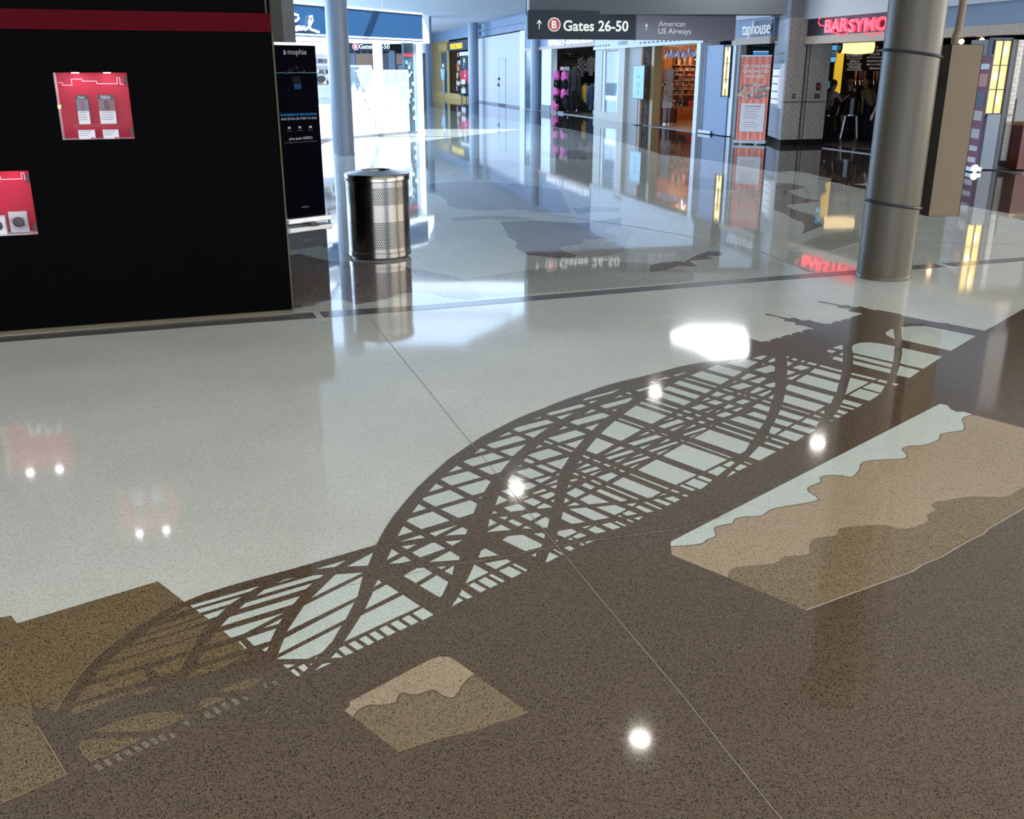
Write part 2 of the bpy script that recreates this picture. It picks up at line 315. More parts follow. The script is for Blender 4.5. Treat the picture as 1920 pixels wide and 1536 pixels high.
OPEN = {
1: '''98,688 130,712 765,528 860,472|165,735 205,770 545,668 660,592|245,797 300,838 400,805 485,722|832,580 920,512 1470,352 1575,347 1535,378|1055,435 1160,395 1240,380 1190,398
640,725 710,660 1450,440 1385,500|435,918 535,815 1315,583 1240,672|465,972 1130,770 690,1000 550,1045|903,938 1118,830 1078,888|722,1050 1050,942 985,1080 805,1135|605,1095 650,1080 725,1160 692,1172
898,1178 968,1140 950,1185 925,1195|1125,1342 1260,1342 1175,1383|1208,1410 1248,1390 1318,1455 1285,1473|1290,1370 1358,1335 1405,1380 1355,1422|1420,1335 1452,1330 1438,1348|1483,1405 1565,1335 1660,1322|1480,1275 1510,1260 1495,1280''',
2: '''-245,1634 475,1265 370,1440 260,1560 95,1632|-225,1576 -160,1409 618,1003 522,1192|-128,1326 60,1044 708,720 650,945|145,955 410,697 707,678|358,1624 416,1562 488,1615|441,1520 505,1488 607,1561 521,1595
552,1468 622,1433 722,1503 650,1535|668,1413 742,1378 836,1448 770,1483|780,1358 848,1325 948,1395 878,1430|892,1302 968,1263 1075,1335 990,1377|1015,1243 1095,1203 1205,1277 1125,1317|1140,1187 1218,1148 1328,1218 1250,1260|1262,1128 1375,1066 1492,1143 1375,1203
508,1440 690,1155 1158,925 1345,1050|735,1083 825,890 975,808 1105,895|838,832 878,755 922,785|197,637 520,540 405,612|540,607 823,455 768,598|978,535 1030,417 1112,465|1003,577 1170,495 1240,543 1130,570|1098,270 1157,162 1265,220
1130,330 1345,262 1400,288|1140,385 1305,365 1198,418|1255,455 1465,350 1510,345 1625,408 1345,507|1160,712 1310,628 1385,622 1483,680 1297,792|1340,820 1530,707 1658,783 1585,935 1555,947|1538,615 1632,607 1582,640|1615,660 1722,598 1700,703''',
3: '''735,1497 1005,1355 1132,1435 1120,1470|437,965 460,935 775,838 998,955 628,1067|735,1122 1098,1015 808,1160|945,1150 1165,1042 1230,1080 1212,1133|942,1232 1165,1210 1032,1282|1378,1440 1410,1350 1465,1320 1635,1408
880,805 1268,690 1360,735 1310,860 1115,920|640,680 668,655 1000,555 1195,655 810,770|507,855 592,740 695,798|320,1160 393,1032 512,1100|720,582 820,473 922,520|880,415 920,395 1240,308 1410,387 1025,495
1095,525 1483,417 1535,445 1450,580 1300,625|982,325 1093,237 1168,275|1175,185 1240,155 1560,68 1715,128 1300,243|1375,275 1793,162 1665,320 1540,353|1322,80 1412,5 1485,35|1380,660 1420,645 1400,668''',
4: '''712,150 768,67 912,130 765,175|848,205 975,158 1065,200 950,255|640,266 745,232 900,300 798,343|1042,135 1225,88 1242,103 1110,168|1165,197 1310,125 1310,158|1222,213 1308,190 1300,228 1270,232|1012,292 1150,240 1185,260 1035,303
1095,325 1240,277 1280,295 1278,318 1185,362|1235,385 1272,362 1270,400|865,362 960,320 962,335|900,387 1010,350 1118,400 1030,445|1065,460 1158,412 1252,458 1085,477|668,465 845,420 940,475 915,492 750,513|568,437 610,320 715,375
870,568 940,540 1068,525 1118,553 990,622|1038,647 1170,575 1215,605 1195,702 1140,705|720,630 770,605 895,660 842,690|612,580 720,572 680,608|523,540 555,507 595,525|480,697 500,600 585,648|468,757 635,668 755,730|892,715 935,685 1000,715
1030,778 1130,768 1165,790 1155,835|652,852 725,805 898,793 1128,905 1120,935 928,985|1005,1035 1062,1008 1048,1055|1172,1112 1217,1000 1325,1050 1190,1120|1255,965 1275,962 1380,1022 1365,1030|1388,945 1460,925 1518,955 1465,985|440,1135 705,1085 755,1110 570,1203
612,1225 735,1170 885,1248 768,1310|772,1150 800,1135 955,1215 930,1230|210,1375 318,1148 485,1243|492,1280 522,1260 680,1345 648,1363|360,1343 450,1297 600,1383 508,1428|248,1398 312,1363 460,1447 390,1483|133,1514 170,1452 290,1535 233,1560
1312,765 1330,745 1478,720 1550,755 1398,825 1310,785|1495,815 1582,767 1662,800 1550,835|1440,838 1465,828 1502,845 1470,855|1295,875 1300,848 1320,858|1578,900 1600,890 1640,908 1612,922|1645,880 1775,848 1665,898|1362,600 1380,515 1645,637 1490,660
1395,410 1405,348 1460,380|1432,445 1520,400 1585,430|1418,293 1530,228 1650,283 1525,347|1438,225 1445,190 1478,207|1465,148 1470,132 1540,117 1560,130 1490,153|1600,200 1645,165 1762,217 1712,247|1605,95 1628,88 1662,102 1640,112|1495,55 1515,45 1578,70 1552,80''',
'C': '795,1065 842,1000 877,1025',
5: '''363,805 410,783 765,683 882,730 465,848|540,885 880,795 720,940 680,945|527,700 650,635 700,655|712,603 760,572 1155,472 1247,507 790,632|858,660 1168,575 978,708|980,470 1065,435 1082,445|1155,400 1190,380 1600,268 1665,293 1210,413|1275,437 1497,382 1347,467
1310,607 1378,557 1435,573|1170,713 1530,610 1665,660 1308,768|1395,795 1640,722 1530,845|1112,763 1130,742 1240,785 1215,797|1282,822 1320,815 1497,880 1472,895|1003,848 1055,803 1105,820|905,938 960,915 1185,852 1365,918 1065,1005|850,1010 885,975 1000,1025 950,1047
1150,1043 1447,960 1347,1122|1010,1080 1080,1058 1282,1142 1220,1167|780,1085 805,1062 828,1075|748,1155 925,1105 1128,1193 945,1245|1265,1195 1320,1172 1305,1200''',
6: '''430,995 635,975 910,1095 730,1130|585,1212 700,1190 620,1225|552,878 685,815 908,912 668,937|685,655 712,642 820,692 800,703|1150,575 1170,568 1625,745 1605,757|1330,918 1350,905 1545,990 1520,998|1220,970 1275,950 1440,1020 1355,1035|945,688 1080,613 1525,793 1420,853 1365,858
862,722 890,715 1268,872 1240,880|750,778 800,755 1130,887 1050,905|765,610 935,555 1012,590 880,662|1025,530 1045,518 1100,540 1080,553|835,455 870,448 930,475 900,487|960,507 985,492 1000,500|710,405 730,398 812,430 795,440|590,358 605,345 680,375 655,390
535,452 560,412 588,425|513,520 645,447 695,467|570,540 755,485 800,507 622,562|670,580 830,527 710,592|755,970 985,945 1115,998 975,1065|1115,935 1225,922 1232,932 1185,962|1070,1045 1145,1012 1243,1050 1120,1075|1010,1078 1035,1068 1065,1080 1040,1090
1203,1103 1320,1080 1260,1125|1112,1125 1135,1115 1205,1143 1185,1153|975,1150 1000,1140 1115,1190 1090,1200|820,1180 925,1155 1047,1213 955,1240|655,1242 740,1198 875,1260 755,1287''',
7: '''-77,925 -37,902 340,800 435,832 400,857 20,962|118,995 305,940 210,1032|108,818 210,755 260,772|82,642 130,610 580,490 465,543|162,663 285,632 200,677|505,610 585,568 617,578|650,540 670,530 735,548 705,558|310,712 345,700 710,605 742,618 670,665 385,742
470,768 545,750 505,778|783,505 1050,432 1095,428 1060,445 832,523|962,405 990,392 1035,393 970,413|1078,362 1175,332 1230,342 1090,370|1280,310 1420,272 1450,268 1310,320|625,820 785,705 1190,840 990,945|830,675 855,655 1265,793 1245,808|905,625 935,608 1345,743 1320,755
1070,585 1105,520 1510,655 1415,705|1140,490 1210,450 1630,578 1560,620|1280,415 1355,378 1772,503 1695,545|325,1073 510,905 850,1023 590,1168|550,880 575,872 905,993 880,997|132,1295 270,1127 498,1215 265,1343|680,1203 1050,1088 1125,1115 760,1230|815,1108 930,1050 968,1062
970,1020 985,1017 1035,1040 1020,1044|1110,1070 1125,1065 1200,1095 1180,1095|1072,978 1340,885 1420,915 1155,1003|1150,905 1255,862 1278,875|1228,1022 1435,955 1265,1040|835,1253 980,1213 870,1272|1090,1205 1200,1140 1235,1158|950,1298 1310,1178 1342,1190 985,1313
1053,1333 1225,1272 1090,1348|385,1390 715,1288 765,1308 435,1412|360,1358 580,1240 640,1262|502,1437 660,1385 545,1450|710,1393 855,1338 880,1350|600,1475 930,1368 972,1385 640,1493|702,1513 835,1467 740,1525|1310,825 1345,810 1405,830 1360,847''',
8: '''168,555 450,397 1060,608 740,768|-179,753 80,608 635,820 345,960|475,30 520,15 605,42 545,60|765,40 800,28 885,52 855,68|652,88 690,67 765,95 715,112|470,193 600,123 632,138|815,147 868,123 835,147|440,262 740,165 778,182 475,275|540,295 665,250 570,300
598,312 818,195 1375,380 1310,490 1230,530|888,152 915,142 1430,310 1410,333|978,102 1010,92 1468,243 1450,260|1092,52 1225,8 1558,110 1510,185|495,365 515,362 1125,578 1100,585|405,335 420,333 470,353 450,356|1360,572 1505,422 1735,498 1505,622|1565,380 1600,362 1843,438 1805,460
1660,320 1685,308 1920,380 1905,405|1642,235 1670,148 1818,188 1710,262|1595,300 1610,285 1635,293 1605,310|1280,637 1300,635 1405,675 1385,682|1160,735 1245,672 1340,705 1215,762|1058,850 1130,768 1185,783|1000,685 1110,627 1165,650 1085,717|785,782 955,700 1050,735 925,835
640,855 690,830 855,890 820,922|475,938 600,873 795,943 715,1005 680,1017|397,972 430,955 618,1022 590,1040 560,1038|430,1105 470,1092 520,1108 490,1125|270,1038 305,1022 402,1060 370,1073|110,1110 185,1078 220,1088|190,1143 305,1120 405,1163 330,1200|30,1170 100,1153 285,1222 232,1250''',
9: '''30,540 50,530 495,660 470,668|1365,1355 1490,1285 1755,1365 1625,1445|1010,245 1130,212 1215,215 1130,270|1225,295 1310,243 1330,248 1328,290 1265,308|1140,335 1165,325 1182,328 1150,345|630,318 900,260 1080,303 925,393|345,405 490,343 855,440 735,515|118,497 270,433 675,550 548,625
828,540 945,465 1068,497 885,560|1025,418 1265,347 1325,370 1325,430 1195,463|960,575 1150,520 1210,542 1090,612|1170,635 1330,590 1330,655 1270,668|708,605 755,577 792,580|680,660 862,602 1005,647 810,700|965,740 1085,662 1190,690 1020,752|570,695 595,685 735,730 705,737
780,755 805,748 848,763 825,772|900,735 935,712 912,737|875,780 900,775 918,785 890,790|1078,775 1250,713 1285,718 1155,798|1228,818 1315,768 1295,838|965,815 990,803 1080,830 1055,840|1138,860 1165,850 1272,882 1258,900|408,780 490,728 610,765 495,803
560,825 680,783 763,810 665,858|762,880 880,838 975,870 855,912|275,865 355,815 405,832|345,885 455,850 587,885 475,922|590,958 665,910 758,937 625,978|118,960 262,912 383,950 228,998|0,1010 30,993 130,1028 100,1040|175,1065 200,1052 275,1075 240,1090|320,1025 460,978 350,1032
463,1030 510,997 548,1000|480,1072 615,1020 720,1055 580,1100|712,995 840,958 868,968 775,1017|875,1018 945,990 920,1002|1000,950 1085,900 1260,955 1235,1022|915,1055 1030,1018 1215,1080 1188,1140|1490,217 1535,232 1500,243|1560,265 1600,245 1660,265 1625,283|1695,297 1725,278 1768,290 1730,307
1505,293 1582,318 1510,365|1580,385 1695,345 1835,383 1710,420|1505,417 1627,450 1505,490|1490,540 1710,472 1570,560|1422,935 1440,930 1838,1048 1815,1057|1375,1058 1405,993 1753,1098 1665,1145|1320,1175 1345,1113 1593,1185 1500,1235''',
10: '''495,515 630,432 1048,545 1015,660|365,625 370,585 410,558 985,715 940,808|330,783 355,688 870,833 742,905|425,1113 490,1072 745,1143 665,1190|568,1040 635,990 795,1040 752,1095|965,88 1090,47 1097,105 1080,110|890,135 915,108 1015,128 960,153|1048,175 1100,143 1103,188|912,205 960,187 930,203
962,230 995,197 1097,220 1097,268|630,288 665,270 768,295 742,315|795,325 815,308 1090,380 1085,402|678,403 740,352 1077,437 1060,503|800,915 850,895 868,910 852,935|715,960 740,950 825,980 815,992|1085,795 1110,750 1352,815 1290,853|1065,845 1075,825 1250,872 1225,885
1018,915 1045,883 1167,915 1110,947|975,970 1000,943 1080,965 1035,990|930,1020 975,1018 955,1032|1130,690 1195,470 1432,530|1205,430 1212,407 1535,485 1510,503|1535,515 1575,492 1670,518 1660,545|1350,598 1475,540 1640,580 1588,665|1178,698 1320,615 1572,680 1540,705 1440,770
1735,560 1742,538 1815,555 1780,577|1695,635 1728,600 1715,618|1227,295 1230,250 1720,365 1708,415|1230,215 1235,178 1735,295 1728,340|1228,150 1215,75 1250,40 1330,22 1420,17 1550,28 1768,68 1745,270''',
11: '640,480 660,460 735,425 752,550 690,525 650,500|830,408 960,397 1120,397 1720,515 1425,692 838,560|842,658 1320,762 1095,908 815,845 838,740|810,870 1055,932 930,1018 775,985'}
cnt = 0
for k, s in OPEN.items():
    for poly in s.replace('\n', '|').split('|'):
        slab('lattice_panel', px(KR[k](poly)), T_PALE, .0016+.000002*(cnt % 40)); cnt += 1
TOPEN = '''905,505 1000,440 1120,375 1150,388 1030,430|830,560 905,512 1195,412 1215,430 870,545|735,635 830,575 1235,440 1250,458 1150,500 790,610|660,705 730,640 1180,505 1255,480 1200,545 700,700|550,820 625,735 1190,558 1150,640 600,805|450,955 520,858 860,757 885,815
900,755 1135,665 1075,770 960,798 935,770|405,1040 440,985 830,870 700,930|760,905 920,855 930,875 820,905|1210,620 1300,535 1340,530 1385,565|1190,680 1260,640 1430,590 1470,630 1200,720|1110,810 1200,745 1480,665 1300,760|1410,718 1520,675 1480,700
570,1130 680,1080 800,1045 900,1020 1030,1015 1105,1042 1010,1095 950,1120 800,1130|480,1220 495,1185 560,1172 870,1165 750,1225 640,1272 545,1312 500,1265|1310,890 1390,850 1480,815 1590,812 1480,870 1390,888|1185,985 1210,940 1260,925 1355,930 1250,980 1200,1000'''
for poly in TOPEN.replace('\n', '|').split('|'): slab('tan_lattice_panel', px(KR['A'](poly)), T_TAN, .0017)
for (x, y) in [(590, 1342), (650, 1314), (710, 1286), (770, 1258), (825, 1232), (876, 1208), (926, 1186), (975, 1167), (1035, 1155), (1120, 1080), (1245, 1030), (1300, 1003), (1352, 976), (1412, 952), (1475, 930), (1592, 852), (1650, 838)]:
    k = 1.0 if y > 1160 or 930 < y < 1035 else .75
    pts = KR['A']('%f,%f %f,%f %f,%f %f,%f' % (x-30*k, y-10*k, x-2*k, y-24*k, x+30*k, y+8*k, x+2*k, y+22*k))
    slab('baluster_panel', px(pts), T_MIX, .0018)
# right inset: pale sky, sand and ochre hills
w1 = '1650,108 1595,128 1605,165 1600,190 1540,200 1480,212 1470,240 1400,268 1310,275 1275,290 1300,318 1290,340 1220,345 1120,350 1060,365 1050,400 1010,440 960,432 890,430 840,440 845,465 785,490 780,515 830,550 800,570 600,605 560,625 530,645 440,650 390,662 375,685 285,705 290,750 245,770 220,790 150,800 50,808'
w2 = '350,970 365,930 420,912 600,895 650,860 775,848 780,810 800,770 840,758 930,745 945,710 1080,695 1180,692 1260,712 1330,705 1410,672 1400,640 1450,615 1430,590 1460,568 1520,562 1600,545 1700,542 1830,540 1920,490 2250,330'
def soft(s, k=3):
    p = [tuple(map(float, a.split(','))) for a in s.split()]; out = []
    for i in range(len(p)-1):
        p0, p1, p2, p3 = p[max(i-1, 0)], p[i], p[i+1], p[min(i+2, len(p)-1)]
        for j in range(k):
            t = j/k; out.append(tuple(.5*((2*p1[a])+(-p0[a]+p2[a])*t+(2*p0[a]-5*p1[a]+4*p2[a]-p3[a])*t*t+(-p0[a]+3*p1[a]-3*p2[a]+p3[a])*t**3) for a in (0, 1)))
    return out+[p[-1]]
gpx = lambda pts: px([(1240+x/2.8235, 740+y/2.8235) for x, y in pts])
W1, W2 = soft(w1), soft(w2)
slab('pale_inset', gpx([(50, 780), (1475, 50), (1515, 58), (1530, 78), (1560, 92), (1600, 92)]+W1), T_PALE, .0016)
slab('sand_inset', gpx(W1[::-1]+[(2250, 265)]+W2[::-1]+[(55, 850)]), T_SAND, .0017)
slab('ochre_inset', gpx(W2+[(2250, 420), (1920, 605), (1730, 715), (1700, 745), (1640, 770), (1480, 865), (1380, 905), (1330, 940), (1010, 1055), (765, 1145)]), T_OCHRE, .0018)
w3 = '168,690 200,640 260,595 330,573 430,578 520,565 580,543 590,495 630,458 720,478 800,470 920,430 1000,480 1090,507 1150,480 1200,390 1260,320 1318,285'
ppx = lambda pts: px([(630+x/5.0526, 1210+y/5.0526) for x, y in pts])
W3 = soft(w3)
slab('sand_inset', ppx(W3[::-1]+[(80, 625), (130, 580), (130, 540), (900, 135), (980, 112), (1060, 115), (1120, 140), (1318, 280)][0:]), T_SAND, .0017)
slab('ochre_inset', ppx(W3+[(1820, 640), (1700, 690), (1480, 750), (1300, 820), (1000, 885), (820, 940), (600, 1020)]), T_OCHRE, .0018)
def strip(name, pts, w, material, z):
    p = px(pts); L = []; R = []
    for i, q in enumerate(p):
        d = (p[min(i+1, len(p)-1)]-p[max(i-1, 0)]).normalized(); n = Vector((-d.y, d.x, 0))*(w/2)
        L.append(q+n); R.append(q-n)
    m = MB()
    for i in range(len(p)-1):
        a = [Vector((q.x, q.y, z)) for q in (L[i], L[i+1], R[i+1], R[i])]
        if (a[1]-a[0]).cross(a[2]-a[0]).z < 0: a = a[::-1]
        m.quad(*a)
    me = bpy.data.meshes.new(name); me.from_pydata([tuple(v) for v in m.v], [], m.f); me.materials.append(material)
    o = bpy.data.objects.new(name, me); COL.objects.link(o); o.parent = floor; return o
strip('divider_strip', [(689, 592), (745, 661), (793.7, 720), (860, 803), (929, 887), (1000, 972), (1057, 1040), (1140, 1141), (1250, 1270), (1290, 1318), (1370, 1420), (1465, 1537), (1520, 1606)], .0032, M_ZINC, .0024)
strip('divider_strip', [(641, 1101), (755, 1081), (850, 1059), (918, 1050), (1060, 1022), (1115, 1014), (1280, 992), (1372, 965)], .0022, M_ZINC, .0024)
strip('edge_strip', [(1240+x/2.8235, 740+y/2.8235) for x, y in [(765, 1145), (1010, 1055), (1330, 940), (1380, 905), (1480, 865), (1640, 770), (1700, 745), (1730, 715), (1920, 605), (2250, 420)]], .006, mat('pale_edge_strip', (.36, .29, .23), .3), .0024)
strip('edge_strip', [(1240+x/2.8235, 740+y/2.8235) for x, y in W1], .005, mat('dark_edge_strip', (.12, .11, .09), .3), .0024)
strip('edge_strip', [(630+x/5.0526, 1210+y/5.0526) for x, y in W3], .004, mat('brown_edge_strip', (.10, .07, .045), .3), .0024)
strip('divider_strip', [(900, 388), (1000, 398), (1100, 412), (1200, 427), (1290, 443), (1420, 470), (1520, 510)], .012, M_ZINC, .0024)
strip('divider_strip', [(1370, 436), (1480, 441), (1613, 450)], .010, M_ZINC, .0024)
strip('divider_strip', [(1714, 453), (1800, 456), (1900, 459)], .010, M_ZINC, .0024)

M_EDGE = mat('tan_edge_strip', (.24, .18, .11), .35)
strip('edge_strip', [(0, 1509), (60, 1483), (125, 1454), (98, 1408), (70, 1362)], .004, M_EDGE, .0026)
strip('edge_strip', [(u, v) for u, v in KR['A']('345,1000 400,905 480,790 580,682 700,582 820,497 950,421')], .0022, M_EDGE, .0026)
strip('edge_strip', [(u, v) for u, v in KR['A']('550,1312 500,1265 480,1220 495,1185')], .0025, M_EDGE, .0026)
strip('edge_strip', [(u, v) for u, v in KR['A']('570,1130 680,1080 800,1045 900,1020 1030,1015 1105,1042')], .0022, M_EDGE, .0026)
# ------------------------------------------------------------------ common materials
M_CEIL = mat('ceiling_white', (.66, .68, .70), .8, var=.02)
M_WHITE = mat('white_paint', (.78, .80, .82), .45, var=.02)
M_GREYW = mat('grey_bulkhead', (.22, .235, .25), .6, var=.03)
M_BLACK = mat('matte_black_laminate', (.0012, .0012, .0015), .6, spec=.02, var=.1)
M_RED = mat('dark_red_band', (.06, .0012, .004), .55, spec=.03)
M_STEEL = mat('brushed_steel', (.25, .228, .20), .2, metal=1.0, var=.05, vscale=40)
M_CHROME = mat('chrome', (.62, .62, .62), .12, metal=1.0)
M_ALU = mat('aluminium', (.55, .56, .57), .35, metal=.8)
M_DARK = mat('dark_metal', (.02, .021, .023), .4)
M_BLUEGREY = mat('blue_grey_paint', (.16, .21, .28), .4, var=.03)
M_BEIGEM = mat('beige_molding', (.10, .08, .045), .5, spec=.2)
M_TAUPE = mat('taupe_column_paint', (.068, .054, .033), .38, spec=.35, var=.05, vscale=9)
M_BOXB = mat('beige_box_paint', (.160, .118, .076), .5, spec=.2, var=.02)
M_GLASS = None
def glass(name='clear_glass', tint=(.9, .95, 1), alpha=.12):
    if name in MATS: return MATS[name]
    m, t, b = nodes_of(name)
    b.inputs['Base Color'].default_value = (*tint, 1); b.inputs['Roughness'].default_value = .03; b.inputs['Alpha'].default_value = alpha
    b.inputs['Specular IOR Level'].default_value = .6
    MATS[name] = m; return m
M_GLASS = glass()
# ------------------------------------------------------------------ ceiling with a skylight over the kiosk
CZ = 4.4
SKY = [Vector(p) for p in ((-9.5, 22.3, CZ), (-1.2, 22.3, CZ), (2.2, 29.5, CZ), (-9.5, 29.5, CZ))]
m = MB()
def cpan(pts): m.prism([Vector((x, y, CZ)) for x, y in pts], (0, 0, .3))
cpan([(-45, -14), (45, -14), (45, 22.3), (-45, 22.3)])
cpan([(-45, 22.3), (-9.5, 22.3), (-9.5, 29.5), (-45, 29.5)])
cpan([(-1.2, 22.3), (45, 22.3), (45, 29.5), (2.2, 29.5)])
cpan([(-45, 29.5), (45, 29.5), (45, 95), (-45, 95)])
ceiling = struct(m.build('ceiling', M_CEIL))
m = MB()
for x in (-7.4, -5.3, -3.2): m.box(x-.05, x+.05, 22.3, 29.5, CZ+.02, CZ+.18)
m.box(-9.5, 0, 25.6, 25.75, CZ+.02, CZ+.18)
struct(m.build('window_1', M_ALU))['label'] = 'aluminium framed skylight over the kiosk'
struct(MB().box(-45, -44.7, -14, 95, 0, CZ).build('wall_left', M_WHITE))
wl3 = struct(MB().box(-13.2, -13.05, 18, 94, 0, .25).box(-13.2, -13.05, 18, 94, 4.15, CZ).build('added_window_3', M_WHITE)); wl3['label'] = 'long window wall added as a daylight source along the left of the concourse'  # window wall added to go with the left fill lamp
for k in range(20): MB().box(-13.2, -13.05, 18+4*k-.05, 18+4*k+.05, .25, 4.15).build('mullion', M_ALU, wl3)
struct(MB().box(-45, 45, 94.7, 95, 0, CZ).build('wall_back', M_GREYW))
struct(MB().box(44.7, 45, -14, 95, 0, CZ).build('wall_right', M_WHITE))
# bulkhead over the hanging sign and white soffits
sg = F(1180, 281); SY = sg.y
def drop(name, u0, u1, v, Y, depth, material, ztop=CZ):
    a, b = AT(u0, v, Y), AT(u1, v, Y)
    return struct(MB().box(a.x, b.x, Y, Y+depth, a.z, ztop).build(name, material))
drop('trim_1', 986, 1475, 27, SY+.35, .5, mat('dark_grey_bulkhead', (.10, .108, .118), .7, var=.03))
# ceiling lamps: the ones whose mirror image shows in the polished floor
def ceil_mirror(u, v, z=CZ):
    d = ray(u, v); t = (z+H)/(-d.z); return Vector((d.x*t, d.y*t, z))
M_LAMP = mat('lamp_lens', (.9, .9, .88), .3, emit=(1, .95, .86), es=60)
M_LAMPW = mat('panel_lens', (.9, .9, .9), .3, emit=(.93, .97, 1), es=8)
def downlight(u, v, r, label, es=None):
    p = ceil_mirror(u, v)
    t = thing('ceiling_downlight', label, 'ceiling light', p-Vector((0, 0, .0)), 'round downlights in the concourse ceiling')
    MB().lathe([(r*1.25, -.004), (r*1.25, -.02), (r, -.02), (r*.92, -.006)], p, 20).build('trim_ring', M_WHITE, t)
    MB().lathe([(0, -.010), (r*.92, -.010)], p, 20).build('lens', M_LAMP, t)
for (u, v, r, w_) in [(968, 918, .12, 'mirrored in the bridge lattice by the divider strip'), (1228, 736, .13, 'mirrored at the upper arch of the bridge inlay'), (1533, 832, .13, 'mirrored in the brown floor between bridge and right inset'), (1200, 1388, .10, 'mirrored in the brown floor near the bottom'), (1035, 602, .085, 'mirrored on the cream floor below the gate sign'), (1395, 566, .085, 'mirrored on the cream floor left of the bridge spires')]:
    downlight(u, v, r, 'round ceiling downlight '+w_)
p = ceil_mirror(1330, 648)
t = thing('ceiling_light_panel', 'large rounded luminous ceiling panel over the concourse, mirrored in the floor', 'ceiling light', p)
q = [ceil_mirror(u, v) for u, v in [(1256, 630), (1290, 617), (1350, 614), (1395, 622), (1403, 640), (1404, 662), (1396, 672), (1340, 676), (1300, 655), (1262, 643)]]
MB().prism([a-Vector((0, 0, .05)) for a in q], (0, 0, .02)).build('lens', M_LAMPW, t)
MB().prism([p+(a-p)*1.06-Vector((0, 0, .03)) for a in q], (0, 0, .03)).build('frame', M_WHITE, t)
# ------------------------------------------------------------------ black kiosk wall on the left
WL = Wall(F(0, 627), F(549, 585))
sR = WL.s(549, 585); sL = -1.6; WZ = 3.0
c1 = [WL.uv(*p) for p in ((97, 136), (236, 136), (254, 261), (119, 262))]
C1 = (min(c1[0][0], c1[3][0])*.5+max(c1[0][0], c1[3][0])*.5, (c1[1][0]+c1[2][0])/2, (c1[2][1]+c1[3][1])/2, (c1[0][1]+c1[1][1])/2)
c2 = [WL.uv(*p) for p in ((52, 320), (73, 440))]
w_case = C1[1]-C1[0]
C2 = ((c2[0][0]+c2[1][0])/2-w_case, (c2[0][0]+c2[1][0])/2, c2[1][1], c2[0][1])
kt = .02
m = MB()
cuts = sorted([C1, C2], key=lambda c: c[0])
# wall face split around the two openings (C2 lies left and lower, C1 right and higher)
ss = [sL, C2[0], C2[1], C1[0], C1[1], sR] if C2[1] < C1[0] else [sL, C2[0], C1[0], C2[1], C1[1], sR]
def colbox(s0, s1):
    holes = sorted([(c[2], c[3]) for c in (C1, C2) if c[0] <= s0+1e-6 and c[1] >= s1-1e-6]); z = 0.0
    for a, b in holes:
        m.wbox(WL, s0, s1, z, a, -kt, 0); z = b
    m.wbox(WL, s0, s1, z, WZ, -kt, 0)
for a, b in zip(ss[:-1], ss[1:]): colbox(a, b)
kw = struct(m.build('wall_left', M_BLACK)); kw['label'] = 'tall black laminate kiosk wall with lit display niches'
MB().wbox(WL, sR-.03, sR, 0, WZ, -2.2, -kt).wbox(WL, sL, sL+.03, 0, WZ, -2.2, -kt).wbox(WL, sL, sR, WZ, WZ+.02, -2.2, 0).build('side_panel', M_BLACK, kw)
MB().wbox(WL, sR-.002, sR+.007, .01, WL.z(507, 62), -.05, .003).build('corner_trim', mat('corner_beige', (.09, .075, .04), .5, spec=.1), kw)
s508 = WL.s(508, 45, .03)
z0, z1 = (WL.z(0, 52, .03)+WL.z(500, 62, .03))/2, (WL.z(0, 13.5, .03)+WL.z(500, 27, .03))/2
struct(MB().wbox(WL, sL, s508, z0, z1, 0, .03).build('trim_2', M_RED))['label'] = 'dark red horizontal band across the black wall'
struct(MB().wbox(WL, sL, sR, 0.003, .022, 0, .028).build('baseboard_left', M_BEIGEM))
MB().wbox(WL, WL.s(496, 10), WL.s(499, 10), z1, WZ, .001, .012).build('edge_strip', mat('dull_edge', (.05, .05, .055), .6, spec=.1), kw)
